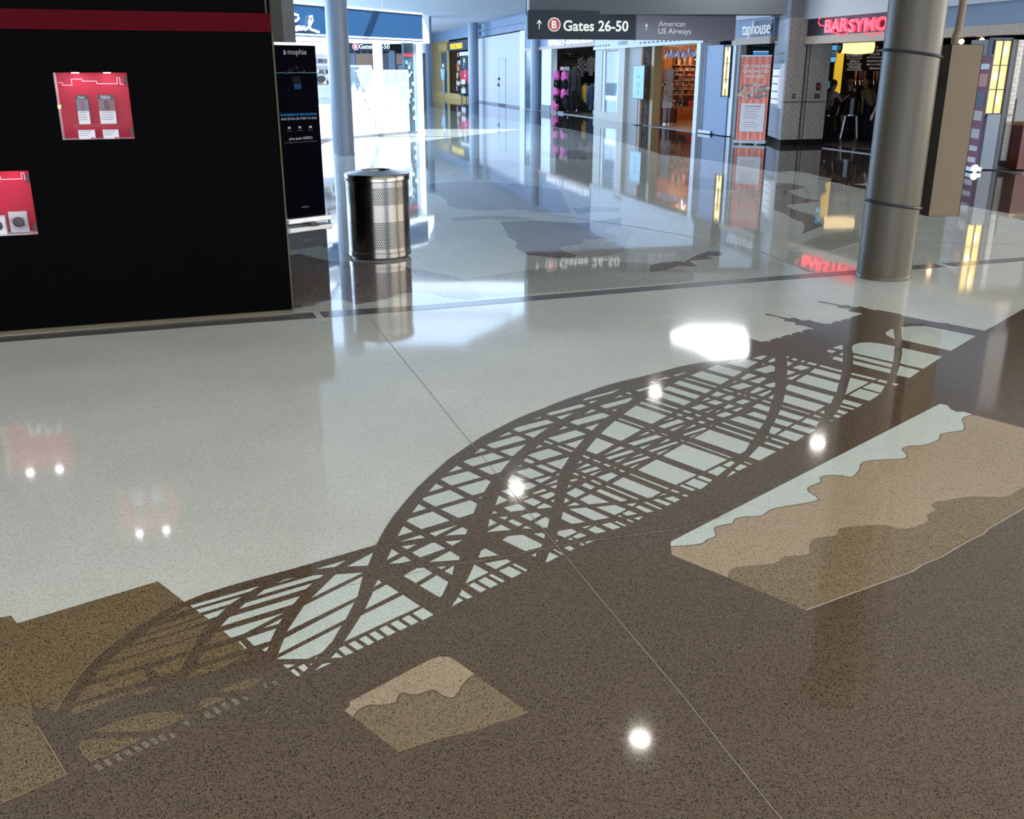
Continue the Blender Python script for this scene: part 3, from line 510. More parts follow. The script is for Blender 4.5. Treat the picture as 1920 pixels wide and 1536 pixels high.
# lit display niches
M_CRIM = mat('crimson_niche_panel', srgb(198, 20, 58), .5, spec=.2, var=.02)
M_WLAC = mat('white_lacquer', (.80, .80, .84), .3, var=.01)
M_LED = mat('led_strip', (.9, .9, 1), .4, emit=(.92, .94, 1), es=42)
M_LINE = mat('pale_printed_line', (.9, .72, .78), .5, var=0)
M_DLINE = mat('dark_printed_line', (.25, .02, .05), .5, var=0)
def niche(C, label, doorlock):
    s0, s1, za, zb = C; D = .22
    t = thing('display_niche', label, 'display case', WL.pt((s0+s1)/2, za, -D/2))
    MB().wbox(WL, s0, s1, za, zb, -D-.012, -D).build('back_panel', M_CRIM, t)
    MB().wbox(WL, s0-.01, s0, za, zb, -D, -kt).build('side_panel', M_WLAC, t)
    MB().wbox(WL, s1, s1+.01, za, zb, -D, -kt).build('side_panel', M_CRIM, t)
    MB().wbox(WL, s0, s1, za-.012, za, -D, -kt).build('niche_floor', M_WLAC, t)
    MB().wbox(WL, s0, s1, zb, zb+.012, -D, -kt).build('niche_top', M_WLAC, t)
    for k in (.28, .72):
        sc = s0+(s1-s0)*k
        MB().wbox(WL, sc-.022, sc+.022, zb-.004, zb, -.15, -.12).build('led_lamp', M_LED, t)
    # printed circuit line on the back
    def line(pts, mm, w, zoff):
        for (a, b) in zip(pts[:-1], pts[1:]):
            x0, x1 = sorted((a[0], b[0])); y0, y1 = sorted((a[1], b[1]))
            MB().wbox(WL, s0+(s1-s0)*x0-w, s0+(s1-s0)*x1+w, za+(zb-za)*y0-w, za+(zb-za)*y1+w, -D, -D+zoff).build('printed_line', mm, t)
    line([(.02, .85), (.07, .85), (.07, .81), (.20, .81), (.20, .90), (.35, .90), (.35, .87), (.55, .87), (.55, .83), (.84, .83), (.84, .92), (.88, .92), (.88, .82), (.92, .82)], M_LINE, .0022, .002)
    line([(.02, .92), (.15, .92), (.15, .83), (.35, .83), (.35, .93), (.45, .93), (.45, .84), (.6, .84), (.6, .89), (.75, .89)], M_DLINE, .0006, .001)
    MB().wbox(WL, s0+.002, s1-.002, za+.002, zb-.002, -.012, -.008).build('glass_door', glass('niche_glass', (.02, .02, .02), .05), t)
    for zz in (za+(zb-za)*.12, za+(zb-za)*.88):
        MB().wbox(WL, s1-.022, s1-.002, zz-.028, zz+.028, -.008, .004).build('hinge', mat('dull_hinge_steel', (.06, .055, .05), .5, spec=.2), t)
    if doorlock:
        zc = (za+zb)/2
        MB().wbox(WL, s0+.0, s0+.022, zc-.012, zc+.012, -.008, .006).lathe([(0, .010), (.012, .010), (.012, -.008)], WL.pt(s0+.024, zc, .0), 14, axis='y').build('lock', mat('brass', (.35, .26, .12), .3, metal=1), t)
    return t
nt1 = niche(C1, 'crimson lit niche with two boxed wristbands in the black wall', True)
nt2 = niche(C2, 'crimson lit niche cut off at the left edge, holding a headset', False)
M_NAVY = mat('navy_carton', (.015, .02, .04), .4); M_CARD = mat('white_card', (.75, .75, .78), .5, var=.01); M_ACR = glass('acrylic', (.6, .3, .35), .06)
M_TXT = mat('grey_print', (.25, .25, .28), .6, var=0)
def nx(k): return C1[0]+(C1[1]-C1[0])*k
def nz(k): return C1[2]+(C1[3]-C1[2])*k
sh = thing('acrylic_shelf', 'clear acrylic riser shelf inside the upper crimson niche', 'shelf', WL.pt(nx(.5), nz(0), -.12))
MB().wbox(WL, nx(.16), nx(.84), nz(.205), nz(.225), -.20, -.07).build('shelf_top', M_ACR, sh)
for k_ in (.18, .80): MB().wbox(WL, nx(k_), nx(k_+.02), nz(0.001), nz(.205), -.19, -.08).build('shelf_leg', M_ACR, sh)
M_TEAL = mat('teal_print', (.05, .35, .42), .4); M_PINKB = mat('hot_pink_band', (.85, .05, .42), .4)
for (k0, k1, lab, band) in ((.245, .40, 'tall wristband carton with a pink band behind its window', True), (.545, .77, 'wider wristband carton with a black band behind its window', False)):
    t = thing('wristband_box', lab, 'carton', WL.pt(nx((k0+k1)/2), nz(.225), -.12), 'boxed wristbands in the niche')
    MB().wbox(WL, nx(k0), nx(k1), nz(.226), nz(.42), -.16, -.10).build('lower_carton', M_CARD, t)
    MB().wbox(WL, nx(k0), nx(k1), nz(.42), nz(.60), -.16, -.125).build('window_back', M_TEAL if band else mat('grey_rose', (.25, .16, .2), .4), t)
    MB().wbox(WL, nx(k0), nx(k1), nz(.60), nz(.665), -.16, -.10).build('top_carton', M_NAVY, t)
    MB().wbox(WL, nx(k0)+.001, nx(k1)-.001, nz(.42), nz(.60), -.105, -.103).build('window_film', M_ACR, t)
    MB().tube([WL.pt(nx((k0+k1)/2)+.012*math.cos(a)*(1 if band else .8), nz(.51)+.028*math.sin(a), -.115) for a in [2*math.pi*i/16 for i in range(16)]], .005, 6, True).build('wristband', M_PINKB if band else M_DARK, t, True)
    text_on(WL, nx((k0+k1)/2), nz(.632), 'fitbit', width=(nx(k1)-nx(k0))*.6, mat_=M_CARD, parent=t, off=-.098, name='print', extrude=0)
    MB().tube([WL.pt(nx((k0+k1)/2)+.012*math.cos(a), nz(.665)+.010*math.sin(a), -.13) for a in [math.pi*i/8 for i in range(9)]], .0014, 5).build('hang_loop', M_ACR, t)
    for j in range(4): MB().wbox(WL, nx(k0)+.006, nx(k1)-.012-.006*(j % 2), nz(.395-.035*j), nz(.405-.035*j), -.10, -.0995).build('print', M_TXT, t)
for (k0, k1) in ((.22, .45), (.56, .78)):
    t = thing('price_card', 'white price card on the niche floor under the %s carton' % ('pink band' if k0 < .4 else 'black band'), 'price card', WL.pt(nx((k0+k1)/2), nz(0), -.06), 'price cards in the niche')
    MB().wbox(WL, nx(k0), nx(k1), nz(.005), nz(.14), -.062, -.058).build('card', M_CARD, t)
    for j in range(3): MB().wbox(WL, nx(k0)+.006, nx(k1)-.02-.012*j, nz(.115-.03*j), nz(.124-.03*j), -.058, -.0575).build('print', M_TXT, t)
    MB().wbox(WL, nx(k1)-.03, nx(k1)-.003, nz(.006), nz(.022), -.058, -.057).build('red_tag', M_CRIM, t)
# headset box in the lower niche
def n2(k): return C2[0]+(C2[1]-C2[0])*k
def z2(k): return C2[2]+(C2[3]-C2[2])*k
kk0 = (WL.s(12, 420)-C2[0])/(C2[1]-C2[0]); kk1 = (WL.s(48, 420)-C2[0])/(C2[1]-C2[0])
t = thing('headset_box', 'clear boxed black headset standing in the lower crimson niche', 'carton', WL.pt(n2((kk0+kk1)/2), z2(0), -.12))
MB().wbox(WL, n2(kk0), n2(kk1), z2(.001), z2(.33), -.18, -.15).build('back_card', M_CARD, t)
MB().wbox(WL, n2(kk0), n2(kk1), z2(.001), z2(.33), -.15, -.08).build('clear_box', M_ACR, t)
cc = WL.pt(n2((kk0+kk1)/2), z2(.17), -.13); rr = (n2(kk1)-n2(kk0))*.36
MB().ball(cc, rr, rr*.35, rr*.85, 18, 10).build('case_body', M_DARK, t, True)
MB().tube([cc+WL.d*(rr*1.12*math.cos(a))+Vector((0, 0, rr*1.1*math.sin(a)))+WL.n*.02 for a in [math.pi*(.75+1.5*i/14) for i in range(15)]], .005, 6).build('neck_band', M_ALU, t, True)
t = thing('headset_box', 'second clear box at the very left edge of the lower niche', 'carton', WL.pt(n2(kk0-.32), z2(0), -.12))
MB().wbox(WL, n2(kk0)-.10, n2(kk0)-.02, z2(.001), z2(.28), -.18, -.10).build('clear_box', M_CARD, t)
MB().ball(WL.pt(n2(kk0)-.06, z2(.14), -.09), .025, .012, .03).build('earpiece', M_DARK, t, True)
# ------------------------------------------------------------------ square pillar behind the wall
pb = F(560, 440)
a, b = AT(500, 40, 12.6), AT(552.5, 40, 13.3)
pc = struct(MB().box(a.x-.25, b.x, 12.6, 13.3, 0, CZ).build('wall_right', mat('pillar_taupe', (.085, .08, .06), .5)))
pc.name = 'trim_3'; pc['label'] = 'square taupe pillar behind the black wall'
# ------------------------------------------------------------------ black pull-up banner
WB = Wall(F(536, 424), F(617, 414)); bw = WB.L
zt = WB.z(548, 84)
t = thing('pull_up_banner', 'black pull-up banner with a sinking phone beside the black wall', 'banner', WB.pt(bw/2, 0))
M_BAN = mat('black_vinyl', (.002, .002, .005), .7, spec=.01)
MB().wbox(WB, .03, bw-.045, .07, zt, -.004, 0).build('panel', M_BAN, t)
MB().wbox(WB, .02, bw-.035, zt-.005, zt+.025, -.012, .01).build('top_rail', M_ALU, t)
MB().wbox(WB, 0, bw, .02, .085, -.10, .07).build('base_cassette', M_ALU, t, bevel=.008)
MB().lathe([(0, 0), (.05, 0), (.05, .02), (0, .02)], WB.pt(bw-.01, .05, 0), 16, axis='x').build('end_cap', M_ALU, t)
MB().wbox(WB, .25, .30, .003, .02, -.2, .16).wbox(WB, bw-.30, bw-.25, .003, .02, -.2, .16).build('foot', M_DARK, t)
MB().tube([WB.pt(bw/2, .06, -.03), WB.pt(bw/2, zt, -.03)], .012).build('support_pole', M_ALU, t)
M_BT = mat('banner_white_print', (.45, .46, .48), .8, spec=.02, var=0); M_BB = mat('banner_blue_print', (.03, .22, .55), .8, spec=.02, var=0); M_BG = mat('banner_grey_print', (.12, .13, .14), .8, spec=.02, var=0)
def bz(v): return WB.z(570, v)
def bs(u, v): return WB.uv(u, v)[0]
text_on(WB, bs(557, 98), bz(99), 'mophie', width=bs(575, 99)-bs(540, 99), mat_=M_BT, parent=t, off=.002, name='lettering', extrude=0)
MB().lathe([(0, 0), (.026, 0)], WB.pt(bs(532, 99), bz(99), .003), 18, axis='y').build('logo_disc', M_BT, t)
MB().lathe([(.010, 0), (.014, 0)], WB.pt(bs(532.5, 99), bz(99)+.004, .006), 14, axis='y').build('logo_mark', M_BAN, t)
rnd = random.Random(3)
MB().tube([WB.pt(bs(514, 136)+i*(bs(595, 136)-bs(514, 136))/20, bz(136.5)+rnd.uniform(-.004, .004), .003) for i in range(21)], .004, 5).build('water_line', mat('banner_teal_print', (.12, .25, .28), .5, var=0), t)
for k in range(26):
    a = rnd.uniform(0, math.pi); r_ = rnd.uniform(.02, .11)
    MB().ball(WB.pt(bs(555, 136)+r_*math.cos(a)*1.2, bz(135)+abs(r_*math.sin(a))*.7, .003), rnd.uniform(.003, .007), .002, rnd.uniform(.003, .007), 6, 4).build('splash_drop', M_BG, t)
MB().hexa([WB.pt(*x) for x in ((bs(552, 175), bz(168), .001), (bs(566, 172), bz(167), .001), (bs(566, 172), bz(167), .006), (bs(552, 175), bz(168), .006), (bs(546, 143), bz(143), .001), (bs(562, 142), bz(143), .001), (bs(562, 142), bz(143), .006), (bs(546, 143), bz(143), .006))]).build('phone_body', mat('phone_dark', (.012, .014, .018), .8, spec=.02, var=0), t)
MB().hexa([WB.pt(*x) for x in ((bs(552.5, 166), bz(167), .006), (bs(565, 166), bz(166), .006), (bs(565, 166), bz(166), .008), (bs(552.5, 166), bz(167), .008), (bs(550, 158), bz(158), .006), (bs(563, 158), bz(157), .006), (bs(563, 158), bz(157), .008), (bs(550, 158), bz(158), .008))]).build('phone_screen', mat('phone_blue', (.015, .06, .18), .8, spec=.02, var=0), t)
for k in range(30):
    MB().ball(WB.pt(bs(557, 182)+rnd.gauss(0, .09), bz(182)+rnd.gauss(0, .045), .003), .006, .002, .006, 6, 4).build('bubble', mat('bubble_print', (.02, .022, .026), .8, spec=.02, var=0), t)
text_on(WB, bs(560, 214.5), bz(214.5), 'WATERPROOF PROTECTION', width=bs(594, 214)-bs(526, 214), mat_=M_BB, parent=t, off=.002, extrude=0, bold=.02)
text_on(WB, bs(560.5, 222), bz(222), 'AND EXTRA BATTERY IN ONE', width=bs(594, 222)-bs(527, 222), mat_=M_BT, parent=t, off=.002, extrude=0, bold=.01)
for uu in (542, 562, 582):
    MB().wbox(WB, bs(uu, 238)-.018, bs(uu, 238)+.018, bz(240.5), bz(236.5), .001, .003).build('icon', M_BT, t)
    MB().wbox(WB, bs(uu, 243)-.035, bs(uu, 243)+.035, bz(245), bz(244), .001, .002).build('icon_caption', M_BG, t)
text_on(WB, bs(564, 259.5), bz(259.5), 'juice pack H2PRO', width=bs(586, 259)-bs(542, 259), mat_=M_BT, parent=t, off=.002, extrude=0, bold=.01)
text_on(WB, bs(564, 266), bz(266), 'ultra-rugged battery case made for iPhone 5', width=bs(595, 266)-bs(533, 266), mat_=M_BG, parent=t, off=.002, extrude=0)
for k in range(5): MB().ball(WB.pt(bs(566+k*3.2, 388), bz(388), .003), .009, .002, .009, 8, 5).build('social_mark', M_BT if k in (1, 2, 3) else M_BG, t)
# ------------------------------------------------------------------ perforated steel litter bin
tc = F(706, 490); R_ = .5*(118/196.0); bc = Vector((tc.x, tc.y+R_*.95, 0)); bh = AT(702, 318, bc.y).z
R_ = .5*118/1890*(bc-Vector((0, 0, H))).length
def perf_mat():
    m_, tr, b = nodes_of('perforated_steel'); b.inputs['Metallic'].default_value = 1; b.inputs['Roughness'].default_value = .24
    g = tr.nodes.new('ShaderNodeTexCoord'); s_ = tr.nodes.new('ShaderNodeSeparateXYZ'); tr.links.new(g.outputs['Object'], s_.inputs[0])
    def mth(op, a, b_=None):
        n = tr.nodes.new('ShaderNodeMath'); n.operation = op
        for i, x in enumerate((a, b_)):
            if x is None: continue
            if isinstance(x, (int, float)): n.inputs[i].default_value = x
            else: tr.links.new(x, n.inputs[i])
        return n.outputs[0]
    pitch = .0185
    ang = mth('ARCTAN2', s_.outputs[1], s_.outputs[0]); uu = mth('MULTIPLY', ang, 100/(2*math.pi)); vv = mth('DIVIDE', s_.outputs[2], pitch*.866)
    row = mth('FLOOR', vv); half = mth('MULTIPLY', mth('MODULO', row, 2.0), .5)
    fu = mth('SUBTRACT', mth('FRACT', mth('ADD', uu, half)), .5); fv = mth('MULTIPLY', mth('SUBTRACT', mth('FRACT', vv), .5), .866)
    dist = mth('SQRT', mth('ADD', mth('MULTIPLY', fu, fu), mth('MULTIPLY', fv, fv)))
    hole = mth('LESS_THAN', dist, .37)
    mix = tr.nodes.new('ShaderNodeMix'); mix.data_type = 'RGBA'; mix.inputs[6].default_value = (.25, .228, .20, 1); mix.inputs[7].default_value = (.004, .004, .004, 1)
    tr.links.new(hole, mix.inputs[0]); tr.links.new(mix.outputs[2], b.inputs['Base Color'])
    tr.links.new(mth('SUBTRACT', 1.0, hole), b.inputs['Metallic']); return m_
M_PERF = perf_mat()
t = thing('litter_bin', 'round brushed steel litter bin with perforated bands on the concourse floor', 'litter bin', bc)
def zk(k): return bh*k
MB().lathe([(R_*.90, .0), (R_*.90, zk(.035))], bc, 48).build('plinth', M_DARK, t, True)
MB().lathe([(R_*.97, zk(.03)), (R_, zk(.035)), (R_, zk(.085)), (R_*.985, zk(.09))], bc, 48).build('base_ring', M_STEEL, t, True)
# shell in sectors: an unperforated strip faces left of the viewer
a_strip = math.atan2(-bc.y, -bc.x)-.62
for (z0_, z1_, nm) in ((.09, .135, 'solid_band'), (.44, .63, 'solid_band'), (.83, .885, 'solid_band')):
    MB().lathe([(R_*.985, zk(z0_)), (R_*.985, zk(z1_))], bc, 64).build(nm, M_STEEL, t, True)
for (z0_, z1_) in ((.135, .44), (.63, .83)):
    o = MB().lathe([(R_*.985, zk(z0_)), (R_*.985, zk(z1_))], bc, 60, a_strip+.18, a_strip+2*math.pi-.18).build('perforated_band', M_PERF, t, True)
    MB().lathe([(R_*.987, zk(z0_)), (R_*.987, zk(z1_))], bc, 8, a_strip-.18, a_strip+.18).build('solid_strip', M_STEEL, t, True)
MB().lathe([(R_*.985, zk(.885)), (R_*1.02, zk(.892)), (R_*1.02, zk(.955)), (R_*1.0, zk(.965))], bc, 48).build('rim', M_STEEL, t, True)
MB().lathe([(R_*1.0, zk(.965)), (R_*.52, zk(.998)), (R_*.5, zk(1.0)), (R_*.47, zk(.985)), (R_*.46, zk(.93))], bc, 48).build('lid', mat('lid_steel', (.34, .36, .40), .25, metal=1), t, True)
MB().lathe([(0, zk(.93)), (R_*.46, zk(.93))], bc, 32).build('opening', M_DARK, t)
# ------------------------------------------------------------------ round posts
def post(name, label, u, vb, rpx, material, ztop=CZ, base=True):
    f = F(u, vb); r = rpx/1890*(f-Vector((0, 0, H))).length; c = f*(1+r/f.length)
    t = thing(name, label, 'column', c)
    MB().lathe([(r, .0), (r, ztop)], c, 40).build('shaft', material, t, True)
    if base: MB().lathe([(r*1.03, 0), (r*1.03, .03), (r, .04)], c, 40).build('base_seal', material, t, True)
    return t, c, r
post('round_column', 'slim blue-grey round column behind the litter bin', 645, 292, 20, mat('column_blue_grey', (.17, .20, .25), .35, var=.03))
# big taupe column in front with the service box
colt, cc_, cr_ = post('round_column', 'large taupe round column with a service box strapped to it', 1655, 528, 47.5, M_TAUPE)
zl = AT(1655, 475, cc_.y).z
MB().lathe([(cr_*1.004, zl), (cr_*1.006, zl+.006), (cr_*1.004, zl+.012)], cc_, 40).build('weld_seam', M_TAUPE, colt, True)
for vv in (101, 381):
    z = AT(1650, vv, cc_.y).z
    MB().tube([cc_+Vector((cr_*1.03*math.cos(2*math.pi*i/40), cr_*1.03*math.sin(2*math.pi*i/40), z-.03*math.cos(2*math.pi*i/40))) for i in range(40)], .012, 8, True).build('strap_cable', mat('black_cable', (.012, .016, .02), .35), colt, True)
# service box: column's shade painted into the dark body colour, beige cover
YB = cc_.y+.05
BX = 8
tl, tr_ = AT(1786, 82, YB), AT(1840, 84, YB); zb0 = AT(1770, 406, YB).z; zb1 = AT(1790, 83, YB).z
x0 = (AT(1786, 82, YB).x+AT(1739, 405, YB).x)/2+.0; x1 = (AT(1841, 84, YB).x+AT(1795, 404, YB).x)/2+.02
dep = .30
t = thing('service_box', 'tall beige metal service box strapped beside the large taupe column', 'service box', ((x0+x1)/2, YB+dep/2, zb0))
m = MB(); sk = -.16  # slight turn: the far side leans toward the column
m.hexa([(x0, YB, zb0), (x1, YB, zb0), (x1+sk*.3, YB+dep, zb0), (x0+sk*.3, YB+dep, zb0), (x0, YB, zb1), (x1, YB, zb1), (x1+sk*.3, YB+dep, zb1), (x0+sk*.3, YB+dep, zb1)]).build('body', mat('shaded_box_paint', (.040, .030, .018), .7, spec=.03), t, bevel=.006)
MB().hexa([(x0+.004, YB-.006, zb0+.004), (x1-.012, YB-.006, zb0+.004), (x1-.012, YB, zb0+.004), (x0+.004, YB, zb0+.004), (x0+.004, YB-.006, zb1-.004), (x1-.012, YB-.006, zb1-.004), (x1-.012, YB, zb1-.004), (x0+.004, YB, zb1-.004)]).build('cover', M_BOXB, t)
cx_ = (x0+x1)/2-.02
MB().tube([(cx_-.03, YB+.15, zb1-.01), (cx_-.03, YB+.15, zb1+.06), (cx_-.015, YB+.15, zb1+.12), (cx_-.01, YB+.15, zb1+.3), (cx_-.01, YB+.15, CZ)], .032, 14).build('conduit', M_BOXB, t, True)
xb = cc_.x+cr_*.75
for zz in (zb0+.25, zb1-.31): MB().box(xb, x0+.02, YB+.26, YB+.33, zz, zz+.06).build('bracket', M_DARK, t)
# ------------------------------------------------------------------ hanging wayfinding sign
def sbox(u0, u1, v0, v1, Y0, Y1, d): pass
WS = Wall(AT(990, 281, SY), AT(1378, 281, SY+1.1))
sa, sb, sc = WS.s(990, 44), WS.s(1192.5, 48), WS.s(1379, 53)
zt_ = WS.z(1090, 20); zb_ = WS.z(1090, 74)
M_SGN = mat('charcoal_sign_face', (.020, .028, .040), .45, spec=.2, var=.02); M_SGN2 = mat('grey_sign_face', (.145, .155, .20), .45, var=.02)
M_SW = mat('sign_white', (.80, .82, .72), .4, var=0, emit=(.9, .95, .85), es=.25); M_SG = mat('sign_grey_glow_print', (.72, .74, .78), .4, var=0, emit=(.7, .73, .8), es=.22); M_SR = mat('sign_red', (.65, .04, .06), .4, var=0)  # grey print given a slight glow to lift its dim lettering
t = thing('wayfinding_sign', 'long hanging gate sign with charcoal and grey panels over the concourse', 'sign', WS.pt((sa+sc)/2, zb_))
MB().wbox(WS, sa, sb-.01, zb_, zt_, -.12, 0).build('gate_panel', M_SGN, t, bevel=.005)
MB().wbox(WS, sb+.01, sc, zb_, zt_, -.12, 0).build('airline_panel', M_SGN2, t, bevel=.005)
MB().wbox(WS, sb-.012, sb+.012, zb_-.01, zt_+.02, -.11, -.01).build('joint_post', M_DARK, t)
for s_ in (sa+.02, sb, sc-.02): MB().wbox(WS, s_-.02, s_+.02, zt_-.02, CZ, -.10, -.04).build('hanger', mat('pale_hanger', (.42, .50, .56), .4), t)
def arrow(w, s, z, h, mm, par, off):
    k = h/2; hw = h*.32
    a = w.pt
    m = MB()
    pts = [(-.10, -1), (.10, -1), (.10, .45), (.55, -.02), (.62, .22), (0, 1.0), (-.62, .22), (-.55, -.02), (-.10, .45)]
    m.prism([w.pt(s+x*k*.85, z+y*k, off) for x, y in pts], -w.n*.004); return m.build('arrow', mm, par)
arrow(WS, WS.s(1011, 45.5), WS.z(1011, 45.5), WS.z(1011, 36)-WS.z(1011, 54.5), M_SW, t, .006)
c0 = WS.P(1039, 46); rB = (WS.s(1051, 46)-WS.s(1027, 46))/2
def disc(w, s, z, r, off, mm, par, nm, n=28):
    return MB().prism([w.pt(s+r*math.cos(2*math.pi*i/n), z+r*math.sin(2*math.pi*i/n), off) for i in range(n)], -w.n*.004).build(nm, mm, par)
ds, dz = WS.uv(1039, 46)
disc(WS, ds, dz, rB, .005, M_SW, t, 'ring'); disc(WS, ds, dz, rB*.86, .008, M_SR, t, 'concourse_disc')
text_on(WS, ds, dz, 'B', height=rB*1.1, mat_=M_SW, parent=t, off=.012, extrude=0, bold=.03)
text_on(WS, WS.s(1117.5, 48), WS.z(1117.5, 48.5), 'Gates 26-50', width=WS.s(1179, 48)-WS.s(1057, 48), mat_=M_SW, parent=t, off=.008, extrude=.002, bold=.022)
arrow(WS, WS.s(1212, 50.5), WS.z(1212, 50.5), WS.z(1212, 43.5)-WS.z(1212, 57), M_SG, t, .006)
text_on(WS, WS.s(1260, 44), WS.z(1260, 44.5), 'American', width=WS.s(1285, 44)-WS.s(1235, 44), mat_=M_SG, parent=t, off=.008, extrude=.002)
text_on(WS, WS.s(1265, 60), WS.z(1265, 60), 'US Airways', width=WS.s(1295, 60)-WS.s(1234, 60), mat_=M_SG, parent=t, off=.008, extrude=.002)
# ================================================================== shop fronts
def pl(name, loc, power, color=(1, .8, .55), r=.15):
    d = bpy.data.lights.new(name, 'POINT'); d.energy = power; d.color = color; d.shadow_soft_size = r
    o = bpy.data.objects.new(name, d); COL.objects.link(o); o.location = loc; return o
NW = [0]
def wallname(): NW[0] += 1; return 'trim_%d' % (NW[0]+3)
def sbox(w, s0, s1, z0, z1, o0, o1, material, parent=None, name=None, **k):
    o = MB().wbox(w, s0, s1, z0, z1, o0, o1).build(name or 'panel', material, parent, **k)
    return o
def room(w, s0, s1, zt, depth, mback, mside, mfloor, nm):
    """recess behind a shop front: back wall, two side walls, ceiling, floor"""
    b = struct(MB().wbox(w, s0, s1, 0, zt, -depth-.1, -depth).build('wall_back', mback))
    MB().wbox(w, s0-.08, s0, 0, zt, -depth-.1, -.02).build('side_wall', mside, b)
    MB().wbox(w, s1, s1+.08, 0, zt, -depth-.1, -.02).build('side_wall', mside, b)
    MB().wbox(w, s0, s1, zt, zt+.08, -depth-.1, -.02).build('soffit', mside, b)
    MB().wbox(w, s0, s1, 0.0, .006, -depth, -.05).build('shop_floor', mfloor, b)
    return b
def room2(A, B, uL, uR, Yb, zt, mback, mside, mfloor):
    """shop interior: A,B floor points of the front line, back wall at depth Yb spanning pixel columns uL..uR"""
    xl, xr = AT(uL, 200, Yb).x, AT(uR, 200, Yb).x
    b = struct(MB().box(xl, xr, Yb, Yb+.1, 0, zt).build('wall_back', mback))
    for (P_, x, sg_) in ((A, xl, -1), (B, xr, 1)):
        MB().prism([Vector((P_.x, P_.y, 0)), Vector((x, Yb, 0)), Vector((x+sg_*.06, Yb, 0)), Vector((P_.x+sg_*.06, P_.y, 0))], (0, 0, zt)).build('side_wall', mside, b)
    MB().prism([Vector((A.x, A.y, zt)), Vector((B.x, B.y, zt)), Vector((xr, Yb, zt)), Vector((xl, Yb, zt))], (0, 0, .06)).build('soffit', mside, b)
    MB().prism([Vector((A.x, A.y, .002)), Vector((B.x, B.y, .002)), Vector((xr, Yb, .002)), Vector((xl, Yb, .002))], (0, 0, .003)).build('shop_floor', mfloor, b)
    return b
M_FASC = mat('blue_grey_fascia', (.17, .23, .32), .5, var=.03)
M_PINKB2 = mat('salmon_beam', (.55, .36, .30), .5, var=.03)
M_TANB = mat('pale_wood_beam', (.42, .31, .22), .5, var=.08, vscale=14)
M_CREAMP = mat('cream_stone', (.56, .52, .44), .5, var=.04)
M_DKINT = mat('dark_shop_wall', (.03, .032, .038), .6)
M_GOLDW = mat('ochre_wall', (.36, .25, .11), .5, var=.05)
M_GOLDT = mat('gold_trim', (.45, .31, .12), .4)
M_NAVYP = mat('navy_panel', (.03, .045, .075), .45)
M_WOOD = mat('warm_wood', (.33, .12, .03), .4, var=.2, vscale=5)
M_WOODL = mat('light_warm_wood', (.50, .24, .08), .45, var=.15, vscale=6)
M_WFLOOR = mat('honey_floor', (.55, .38, .2), .3, var=.1)
M_IRON = mat('wrought_iron', (.02, .02, .028), .5)
M_YEL = mat('sign_yellow', (.85, .60, .05), .4, var=0, emit=(1, .7, .1), es=.35)
# ---- far sports shop ------------------------------------------------------------------------------------------
W1_ = Wall(F(800, 179), F(897, 191)); L1 = W1_.L
s_a, s_b, s_c = W1_.s(812, 182), W1_.s(841, 185), W1_.s(879, 188)
zc1 = W1_.z(850, 74)
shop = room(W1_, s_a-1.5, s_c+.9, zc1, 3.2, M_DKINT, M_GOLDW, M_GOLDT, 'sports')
ft = struct(MB().wbox(W1_, s_a-4, L1+.3, zc1, CZ+.2, -.4, 0).build('wall_back', M_FASC)); ft['label'] = 'blue grey bulkhead over the sports shop'
MB().wbox(W1_, s_a-4, L1+.3, W1_.z(850, 60), W1_.z(850, 57), 0, .05).build('ledge', M_FASC, ft)
g = struct(MB().wbox(W1_, s_a, s_b, 0, zc1, -.3, -.05).build('trim_4', M_GOLDW)); g['label'] = 'ochre shop front panel with a display window'
dw = W1_
MB().wbox(dw, dw.s(828, 150), dw.s(840.5, 150), dw.z(834, 178), dw.z(834, 98), -.05, -.03).build('window_recess', mat('window_dim', (.10, .12, .14), .3), g)
MB().wbox(dw, dw.s(839.5, 150), dw.s(842.5, 150), 0, zc1, -.05, .02).build('gold_post', M_GOLDT, g)
MB().wbox(dw, s_a, s_c, 0, .35, -.06, .03).build('gold_skirting', M_GOLDT, g)
t = thing('window_mannequin', 'pale blue sportswear display in the ochre shop window', 'mannequin', dw.pt(dw.s(834.5, 150), dw.z(834, 178), .02))
sc0, zc0 = dw.s(834.5, 150), dw.z(834, 178)
M_PALEB = mat('pale_blue_cloth', (.35, .5, .55), .7)
MB().tube([dw.pt(sc0, zc0+1.0, .08), dw.pt(sc0, zc0+1.35, .08), dw.pt(sc0, zc0+1.75, .08)], [.16, .20, .24], 10).build('shirt', M_PALEB, t, True)
for sg_ in (-1, 1):
    MB().tube([dw.pt(sc0+sg_*.09, zc0, .08), dw.pt(sc0+sg_*.1, zc0+.5, .08), dw.pt(sc0+sg_*.08, zc0+1.0, .08)], [.06, .09, .11], 8).build('leg', mat('khaki_cloth', (.28, .26, .2), .7), t, True)
    MB().tube([dw.pt(sc0+sg_*.22, zc0+1.7, .08), dw.pt(sc0+sg_*.3, zc0+1.35, .1), dw.pt(sc0+sg_*.26, zc0+1.05, .12)], [.08, .06, .04], 8).build('sleeve', M_PALEB, t, True)
MB().ball(dw.pt(sc0, zc0+1.95, .08), .11, .12, .15).build('head', M_WHITE, t, True)
sgn = thing('shop_sign', 'dark fascia sign with yellow lettering over the sports shop', 'sign', dw.pt((s_b+s_c)/2, zc1-1.2, .1))
zsg0, zsg1 = dw.z(860, 94), dw.z(860, 79)
MB().wbox(dw, s_b, s_c, zsg0, zsg1+.1, -.1, .02).build('board', M_NAVYP, sgn)
